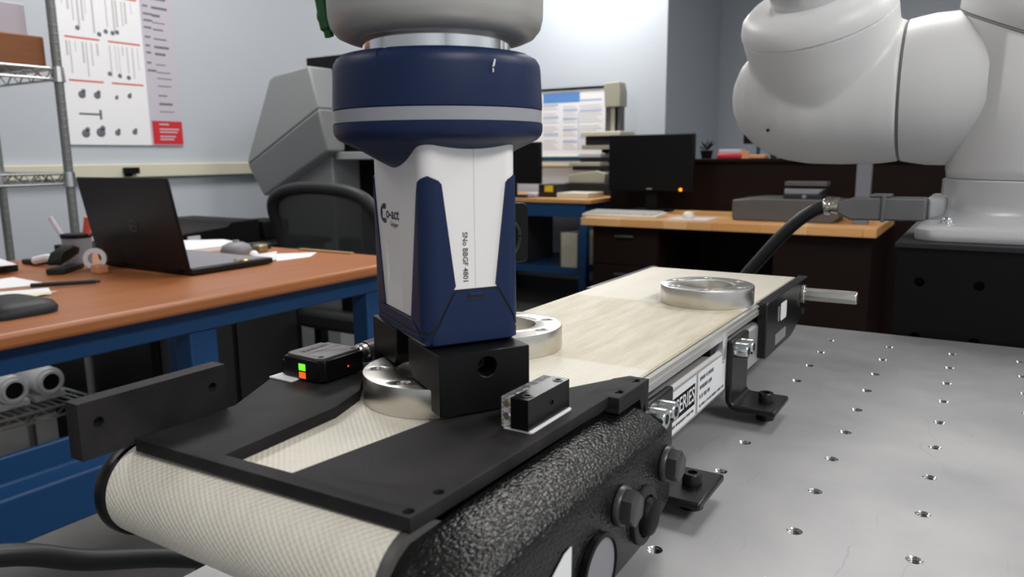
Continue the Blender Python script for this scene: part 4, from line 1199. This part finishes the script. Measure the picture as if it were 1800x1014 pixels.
# ================================================================== OFFICE CHAIR
def chair():
    root = thing('office_chair', 'black mesh back office chair at the end of the workbench', 'chair', (-1.83, 1.5, FLOOR))
    P = [(-2.045, 1.52, -.21), (-2.062, 1.49, -.08), (-2.055, 1.46, .012), (-2.00, 1.45, .055), (-1.90, 1.445, .074), (-1.76, 1.445, .074), (-1.64, 1.45, .055), (-1.575, 1.46, .0), (-1.565, 1.49, -.09), (-1.58, 1.52, -.21)]
    b = MB(); b.tube(P, .021, n=12); b.tube([P[0], (-1.81, 1.55, -.235), P[-1]], .018, n=10); b.build('back_frame', 'charcoal', root)
    b = MB()
    rows = []
    for k in range(9):
        z = -.22 + .285 * k / 8
        w = .235 if k < 7 else (.215 if k == 7 else .16)
        rows.append([(-1.81 + w * t, 1.455 + .06 * (1 - (z + .22) / .285) - .02 * (1 - t * t), z) for t in [-1 + 2 * j / 10 for j in range(11)]])
    back = [[(x, y + .003, z) for x, y, z in r] for r in rows]
    b.loft(rows, cap=False, closed=False); b.loft(back, cap=False, closed=False); b.build('mesh_back', 'meshback', root, fix=False)
    b = MB(); b.box(-1.85, -1.77, 1.56, 1.60, -.4, -.1); b.build('back_stem', 'black', root, bevel=.01)
    b = MB(); b.prism(rrect(-2.06, -1.56, 1.50, 1.96, .09), 'z', -.43, -.36); b.build('seat', 'charcoal', root, bevel=.02)
    b = MB(); b.cyl((-1.81, 1.73, FLOOR + .08), (-1.81, 1.73, -.43), .03, n=16); b.build('gas_lift', 'black', root)
    for k in range(5):
        a = 2 * PI * k / 5; c, s = math.cos(a), math.sin(a)
        b = MB(); b.tube([(-1.81, 1.73, FLOOR + .11), (-1.81 + .27 * c, 1.73 + .27 * s, FLOOR + .075)], .02, n=8, smooth=0); sp = b.build('base_spoke', 'black', root)
        b = MB(); b.cyl((-1.81 + .27 * c - .02 * s, 1.73 + .27 * s + .02 * c, FLOOR + .028), (-1.81 + .27 * c + .02 * s, 1.73 + .27 * s - .02 * c, FLOOR + .028), .028, n=14); b.build('caster', 'black', sp)
chair()

# ================================================================== GREY MACHINE IN THE CORNER
def machine():
    root = thing('milling_machine', 'grey enclosed milling machine with slanted hood in the corner', 'machine', (-2.6, 2.4, FLOOR))
    YF, YB = 2.0, 2.75
    def slab(front, back=None):
        b = MB(); b.loft([front, [(x, back or YB, z) for x, y, z in front]]); return b
    up = [(-2.838, YF, .17), (-2.66, YF, .515), (-2.63, YF, .532), (-2.41, YF, .559), (-2.395, YF, .50), (-2.364, YF, .382), (-2.84, YF, .145)]
    slab(up, YF + .14).build('hood_upper', 'machgrey', root, bevel=.008)
    lo = [(-2.84, YF, .144), (-2.364, YF, .381), (-2.375, YF + .05, .205), (-2.815, YF + .06, -.001)]
    slab(lo, YF + .16).build('hood_lower', 'machgrey', root, bevel=.008)
    slab([(-2.86, YF + .13, -.01), (-2.43, YF + .13, .19), (-2.43, YF + .13, FLOOR), (-2.83, YF + .13, FLOOR)]).build('lower_cabinet', 'machgrey', root, bevel=.006)
    b = MB(); b.box(-2.62, -1.95, YF + .3, YB + .2, .62, .645); b.build('roof', 'machgrey', root, bevel=.004)
    b = MB(); b.box(-2.60, -1.98, YF + .17, YB + .15, .20, .619); b.build('work_area', 'black', root)
    b = MB(); b.prism([(-2.33, .40), (-2.25, .42), (-2.19, .27), (-2.27, .25)], 'y', YF + .14, YF + .169); b.build('inner_panel', 'tan', root)
    b = MB(); b.box(-2.40, -1.98, YF + .12, YB, .165, .199); b.build('sill', 'machgrey', root, bevel=.004)
    b = MB(); b.box(-2.428, -1.98, YF + .3, YB, FLOOR, .164); b.build('lower_recess', 'black', root)
    for x, z, l in ((-2.27, .10, .07), (-2.30, .03, .12), (-2.28, -.04, .09)):
        b = MB(); b.box(x, x + l, YF + .285, YF + .299, z, z + .014); b.build('drawer_pull', 'label', root)
machine()

# ================================================================== FAR BENCH (BLUE) AND ITS THINGS
def far_bench():
    root = thing('blue_bench', 'blue steel bench with wood top standing against the back wall', 'workbench', (-2.5, 4.35, FLOOR))
    FZ = -.10
    b = MB(); b.box(-3.15, -2.05, 3.98, 4.76, FZ - .03, FZ); b.build('bench_top', 'maple', root, bevel=.006)
    b = MB(); b.box(-3.12, -2.10, 4.0, 4.03, FZ - .12, FZ - .031); b.box(-2.13, -2.10, 4.03, 4.72, FZ - .12, FZ - .031); b.build('apron', 'bluepaint', root, bevel=.003)
    for x in (-3.12, -2.145):
        for y in (4.0, 4.68): b = MB(); b.box(x, x + .055, y, y + .055, FLOOR, FZ - .12); b.build('leg', 'bluepaint', root, bevel=.004)
    b = MB(); b.box(-3.065, -2.145, 4.005, 4.70, -.60, -.555); b.build('lower_shelf', 'bluepaint', root, bevel=.003)
    z = FZ + .0005
    t = thing('desktop_monitor', 'black monitor on the blue bench, cut off by the gripper', 'monitor', (-2.7, 4.2, FZ))
    b = MB(); b.box(-2.95, -2.445, 4.02, 4.06, z + .09, z + .365); b.build('screen', 'black', t, bevel=.006)
    b = MB(); b.box(-2.74, -2.66, 4.06, 4.09, z, z + .2); b.box(-2.80, -2.60, 4.0, 4.16, z, z + .012); b.build('stand', 'black', t)
    t = thing('instrument_box', 'black box with a yellow sticker on the blue bench', 'box', (-2.5, 4.2, FZ))
    b = MB(); b.box(-2.50, -2.36, 4.10, 4.30, z, z + .085); h = b.build('box_body', 'charcoal', t, bevel=.003)
    b = MB(); b.box(-2.452, -2.388, 4.0985, 4.0998, z + .036, z + .078); b.build('yellow_sticker', 'yellow', h)
    b = MB(); b.box(-2.35, -2.12, 4.08, 4.32, z, z + .032); tag(b.build('beige_box', 'beige2', bevel=.003), 'flat beige box at the right end of the blue bench', 'box')
    b = MB(); b.box(-2.58, -2.50, 4.06, 4.14, z, z + .03); tag(b.build('folded_cloth', 'lilac', bevel=.01), 'pale folded cloth in front of the bench monitor', 'cloth')
    b = MB(); b.box(-2.60, -2.53, 3.985, 4.015, z, z + .018); tag(b.build('cable_bundle', 'charcoal', bevel=.006), 'dark cable bundle at the foot of the bench monitor', 'cable')
    # instrument stack at the back
    t = thing('bench_instrument', 'beige bench instrument with stacked trays at the back of the blue bench', 'instrument', (-2.3, 4.5, FZ))
    b = MB(); b.box(-2.46, -2.08, 4.40, 4.72, z, z + .085); b.build('instrument_base', 'charcoal', t, bevel=.004)
    b = MB(); b.prism([(-2.44, .085), (-2.16, .085), (-2.16, .15), (-2.22, .17), (-2.44, .14)], 'y', 4.42, 4.70, T=Matrix.Translation((0, 0, z))); b.build('tray', 'beige', t, bevel=.004)
    b = MB(); b.box(-2.42, -2.20, 4.44, 4.70, z + .171, z + .20); b.build('tray', 'charcoal', t, bevel=.003)
    b = MB(); b.box(-2.44, -2.20, 4.43, 4.70, z + .201, z + .228); b.build('tray', 'beige', t, bevel=.003)
    b = MB(); b.box(-2.37, -2.22, 4.46, 4.66, z + .229, z + .26); b.build('tray', 'charcoal', t, bevel=.003)
    b = MB(); b.box(-2.38, -2.21, 4.45, 4.66, z + .261, z + .285); b.build('tray', 'printlight', t, bevel=.003)
    # tower on the lower shelf
    t = thing('computer_tower', 'beige computer tower on the lower shelf of the blue bench', 'computer', (-2.2, 4.1, -.554))
    b = MB(); b.box(-2.285, -2.165, 4.02, 4.4, -.554, -.325); b.build('front_panel', 'beige', t, bevel=.004)
    b = MB(); b.box(-2.31, -2.286, 4.05, 4.4, -.554, -.32); b.build('side_panel', 'darkgrey', t, bevel=.002)
    b = MB(); b.box(-2.80, -2.58, 4.08, 4.45, -.554, -.23); tag(b.build('dark_tower', 'charcoal', bevel=.004), 'dark tower case on the lower shelf of the blue bench', 'computer')
    b = MB(); b.box(-2.42, -2.36, 4.70, 4.76, -.36, -.33); tag(b.build('wall_socket', 'whitepaper', bevel=.004), 'small white socket box behind the blue bench', 'socket')
far_bench()

def poster_board():
    root = thing('poster_board', 'black framed research poster with blue headings on the back wall', 'poster', (-2.6, 4.77, .15))
    x0, x1, z0, z1, y = -2.99, -2.325, .165, .655, 4.797
    b = MB(); b.box(x0, x1, y - .012, y - .001, z0, z1); b.build('sheet', 'whitepaper', root)
    b = MB(); f = .016
    b.box(x0 - f, x1 + f, y - .022, y - .001, z1, z1 + f); b.box(x1, x1 + f, y - .022, y - .001, z0, z1); b.box(x0 - f, x0, y - .022, y - .001, z0, z1); b.build('frame', 'black', root)
    b = MB(); b.box(x0 - f, x1 + f, y - .03, y - .001, z0 - .03, z0); b.build('blue_ledge', 'bluepaint', root)
    yy = y - .0125
    b = MB(); b.box(-2.85, -2.54, yy - .0004, yy, .565, .638); b.box(-2.83, -2.55, yy - .0006, yy, .615, .622); b.build('title_block', 'printblue', root)
    b = MB()
    for xa, xb, zs in ((-2.85, -2.72, (.545, .45, .33)), (-2.68, -2.56, (.50, .44, .36, .27)), (-2.54, -2.36, (.57, .495, .30))):
        for q in zs: b.box(xa, xb, yy - .0004, yy, q, q + .012)
    b.box(-2.552, -2.546, yy - .0004, yy, .21, .49); b.build('headings', 'printpale', root)['kind'] = 'stuff'
    b = MB()
    for xa, xb in ((-2.85, -2.72), (-2.68, -2.56), (-2.54, -2.36)):
        for k in range(20):
            q = .22 + k * .0165
            if k % 6 != 5: b.box(xa, xb - .02 * (k % 3), yy - .0003, yy, q, q + .005)
    b.build('text_lines', 'printlight', root)['kind'] = 'stuff'
poster_board()

def height_gauge():
    root = thing('measuring_column', 'beige measuring machine with upright column standing before the research poster', 'instrument', (-2.2, 4.55, -.10))
    b = MB(); b.prism([(-2.205, .50), (-2.215, .66), (-2.105, .667), (-2.09, .60), (-2.09, .50)], 'y', 4.50, 4.62); b.build('head', 'beige', root, bevel=.006)
    b = MB(); b.box(-2.205, -2.175, 4.53, 4.60, .33, .50); b.box(-2.12, -2.10, 4.53, 4.60, .33, .50); b.build('column_side', 'darkgrey', root)
    b = MB(); b.box(-2.175, -2.145, 4.535, 4.59, .33, .50); b.build('guide_rod', 'beige', root); b = MB(); b.box(-2.145, -2.12, 4.545, 4.58, .33, .50); b.build('guide_rod', 'black', root)
    b = MB(); b.box(-2.36, -2.06, 4.44, 4.70, .305, .335); b.build('top_plate', 'beige2', root, bevel=.004)
    b = MB(); b.box(-2.35, -2.06, 4.50, 4.70, .245, .304); b.build('carriage', 'charcoal', root, bevel=.004)
    b = MB(); b.box(-2.36, -2.06, 4.46, 4.70, .215, .244); b.build('lower_plate', 'beige', root, bevel=.004)
    b = MB(); b.box(-2.25, -2.08, 4.56, 4.70, .19, .2149); b.build('support', 'black', root)
height_gauge()

# ================================================================== DESK WITH HUTCH, MONITOR
def desk():
    DZ = -.165
    root = thing('desk', 'dark brown office desk with thick maple block top', 'desk', (-1.1, 3.8, FLOOR))
    X0, X1, Y0, Y1 = -1.838, -.34, 3.42, 4.20
    rnd = random.Random(11)
    for r in range(4):
        y0 = Y0 + (Y1 - Y0) * r / 4; y1 = Y0 + (Y1 - Y0) * (r + 1) / 4
        x = X0
        while x < X1 - .01:
            w = rnd.choice((.09, .13, .18, .24)); xe = min(x + w, X1)
            if X1 - xe < .05: xe = X1
            b = MB(); b.box(x + .0004, xe - .0004, y0 + .0004, y1 - .0004, DZ - .042, DZ); b.build('stave', rnd.choice(('maple', 'maple', 'maple2', 'maple3')), root, bevel=.0015)
            x = xe
    t = MB(); t.box(X0 + .05, X0 + .44, Y0 + .06, Y1 - .04, FLOOR, DZ - .043); cab = t.build('drawer_pedestal', 'espresso', root)
    for z0, z1 in ((-.42, -.215), (-.64, -.425), (-.86, -.645)):
        b = MB(); b.box(X0 + .055, X0 + .435, Y0 + .045, Y0 + .06, z0, z1); d = b.build('drawer', 'espresso', root, bevel=.002)
        b = MB(); b.box(X0 + .19, X0 + .30, Y0 + .03, Y0 + .045, z1 - .055, z1 - .043); b.build('handle', 'boltgrey', d, bevel=.003)
    b = MB(); b.box(-.80, X1 - .02, Y0 + .05, Y0 + .09, FLOOR, DZ - .043); b.build('front_panel', 'espresso', root)
    b = MB(); b.box(-.42, X1 - .02, Y0 + .09, Y1 - .03, FLOOR, DZ - .043); b.build('side_panel', 'espresso', root)
    b = MB(); b.box(X0 + .44, -.42, Y1 - .06, Y1 - .03, FLOOR, DZ - .043); b.build('modesty_panel', 'espresso', root)
    # partition behind
    t = thing('desk_partition', 'dark brown partition panel standing behind the desk', 'partition', (-1.0, 4.25, FLOOR))
    b = MB(); b.box(-2.03, .55, 4.23, 4.27, FLOOR, .128); b.build('panel', 'espresso', t)
    b = MB(); b.box(-2.04, .56, 4.20, 4.50, .1285, .148); b.build('ledge', 'espresso', t, bevel=.003)
    b = MB(); b.box(-.1, .55, 4.27, 4.48, FLOOR, .1283); b.build('end_panel', 'espresso', t); b = MB(); b.box(-2.03, -1.98, 4.27, 4.48, FLOOR, .1283); b.build('end_panel', 'espresso', t)
    z = DZ + .0005
    t = thing('computer_monitor', 'black flat monitor with an orange power light on the maple desk', 'monitor', (-1.65, 4.0, DZ))
    b = MB(); b.box(-1.935, -1.395, 3.99, 4.03, -.04, .295); sc = b.build('bezel', 'black', t, bevel=.006)
    b = MB(); b.box(-1.92, -1.41, 3.9885, 3.9898, -.015, .283); b.build('screen', 'black', sc)
    b = MB(); b.rev([(.010, 0), (.009, .003)], (-1.468, 3.9895, -.030), (0, -1, 0), 18); b.build('power_light', 'ledorange', sc)
    b = MB(); b.box(-1.682, -1.648, 3.9885, 3.9898, -.032, -.023); b.build('maker_badge', 'midgrey', sc)
    b = MB(); b.box(-1.70, -1.63, 4.03, 4.06, z, .1); b.build('neck', 'black', t); b = MB(); b.prism(rrect(-1.79, -1.54, 3.93, 4.12, .03), 'z', z, z + .012); b.build('foot', 'black', t, bevel=.003)
    t = thing('keyboard', 'light grey keyboard near the front edge of the maple desk', 'keyboard', (-1.65, 3.65, DZ))
    b = MB(); b.prism([(3.50, 0), (3.50, .014), (3.68, .024), (3.68, 0)], 'x', -1.87, -1.43, T=Matrix.Translation((0, 0, z))); kb = b.build('keyboard_body', 'beige2', t, bevel=.002)
    b = MB()
    for r in range(6):
        for k in range(20):
            y = 3.515 + r * .026; b.box(-1.855 + k * .0205, -1.838 + k * .0205, y, y + .02, z + .015 + r * .0013, z + .024 + r * .0013)
    o = b.build('keys', 'keys', kb, smooth=0); o['kind'] = 'stuff'
    b = MB(); b.box(-1.36, -1.14, 3.47, 3.68, z, z + .004); tag(b.build('mouse_pad', 'lilac', bevel=.001), 'pale mouse pad beside the keyboard', 'mouse pad')
    b = MB(); b.rev([(.030, 0), (.032, .012), (.026, .026), (.012, .034), (.001, .035)], (-1.275, 3.58, z + .0045), n=20); tag(b.build('desk_mouse', 'beige2', smooth=60), 'cream computer mouse on the pale mouse pad', 'mouse')
    t = thing('docking_box', 'flat dark grey enclosure lying on the maple desk', 'box', (-.77, 3.75, DZ))
    b = MB(); b.prism([(-1.045, z), (-.56, z), (-.53, z + .03), (-.53, z + .105), (-.62, z + .115), (-.95, z + .115), (-1.05, z + .105), (-1.05, z + .02)], 'y', 3.60, 3.92); b.build('enclosure', 'darkgrey', t, bevel=.006)
    t = thing('card_holder', 'silver and black card tray standing on the dark grey enclosure', 'tray', (-.7, 3.7, z + .116))
    b = MB(); b.box(-.80, -.62, 3.62, 3.76, z + .116, z + .138); h = b.build('tray_base', 'charcoal', t, bevel=.003)
    b = MB(); b.prism([(-.80, .139), (-.64, .139), (-.615, .165), (-.80, .165)], 'y', 3.64, 3.74, T=Matrix.Translation((0, 0, z))); b.build('tray_lower', 'midgrey', t, bevel=.002)
    b = MB(); b.box(-.79, -.64, 3.65, 3.74, z + .166, z + .178); b.build('tray_gap', 'black', t)
    b = MB(); b.box(-.80, -.60, 3.64, 3.74, z + .179, z + .20); b.build('tray_upper', 'darkgrey', t, bevel=.002)
    b = MB(); b.rev([(.010, 0), (.008, .004)], (-.70, 3.6195, z + .127), (0, -1, 0), 14); b.build('status_lamp', 'midgrey', h)
    b = MB(); b.box(-.468, -.402, 3.62, 3.66, z, .24); tag(b.build('steel_post', 'printgrey', bevel=.003), 'pale square post standing on the desk under the robot shoulder', 'post')
    b = MB(); b.cyl((-.36, 3.8, z), (-.36, 3.8, z + .018), .03, n=16); tag(b.build('round_tin', 'beige'), 'small round tin beside the pale post', 'tin')
    # things on the partition ledge
    zl = .1483
    b = MB(); b.box(-1.34, -1.19, 4.25, 4.40, zl, zl + .030); tag(b.build('red_box', 'red', bevel=.008), 'red box on the ledge right of the monitor', 'box')
    b = MB(); b.box(-1.33, -1.20, 4.26, 4.39, zl + .0305, zl + .055); tag(b.build('paper_pack', 'lilac', bevel=.004), 'pale paper pack lying on the red box', 'paper')
    b = MB(); b.box(-1.185, -1.06, 4.27, 4.37, zl, zl + .022); tag(b.build('peach_box', 'orange', bevel=.004), 'low peach coloured box on the ledge', 'box')
    b = MB(); b.box(-1.20, -1.15, 4.26, 4.27, zl + .0, zl + .045); tag(b.build('peach_card', 'orange'), 'peach card standing beside the red box', 'card')
    b = MB(); b.rev([(.018, 0), (.02, .03), (.012, .032)], (-1.02, 4.32, zl), n=14); tag(b.build('bottle_lid', 'charcoal'), 'small dark cap on the ledge', 'cap')
    t = thing('potted_plant', 'small dark leafy plant on the ledge at the monitor corner', 'plant', (-1.44, 4.34, zl))
    b = MB(); b.rev([(.03, 0), (.04, .05), (.035, .05)], (-1.43, 4.34, zl), n=14); b.build('pot', 'black', t)
    rnd = random.Random(5)
    for k in range(14):
        a = rnd.uniform(0, 2 * PI); e = rnd.uniform(.3, 1.2); l = rnd.uniform(.05, .085)
        dv = Vector((math.cos(a) * math.cos(e), math.sin(a) * math.cos(e), math.sin(e))); s = Vector((-math.sin(a), math.cos(a), 0)) * .012; p = Vector((-1.43, 4.34, zl + .05))
        b = MB(); b.add([p, p + dv * l * .5 + s, p + dv * l, p + dv * l * .5 - s, p + dv * l * .5 + Vector((0, 0, .004))], [(0, 1, 4), (1, 2, 4), (2, 3, 4), (3, 0, 4)]); b.build('leaf', 'charcoal', t)
    t = thing('desk_sign', 'small black sign box on a blue pole behind the desk', 'sign', (-1.12, 4.4, zl))
    b = MB(); b.cyl((-1.13, 4.40, zl), (-1.13, 4.40, .235), .011, n=12); b.build('pole', 'bluepaint', t)
    b = MB(); b.box(-1.215, -1.07, 4.37, 4.42, .235, .315); b.build('sign_box', 'black', t, bevel=.003)
desk()

# ================================================================== HOSE BELOW THE TABLE
b = MB(); b.tube([(-.66, -.45, -.02), (-.61, -.20, -.118), (-.60, -.087, -.145), (-.60, -.02, -.182), (-.60, .066, -.222), (-.58, .15, -.27), (-.52, .22, -.36), (-.45, .25, -.55), (-.42, .26, FLOOR + .012)], .0095, n=14)
tag(b.build('hose', 'rubber'), 'black hose hanging between the workbench and the table at the lower left', 'hose')
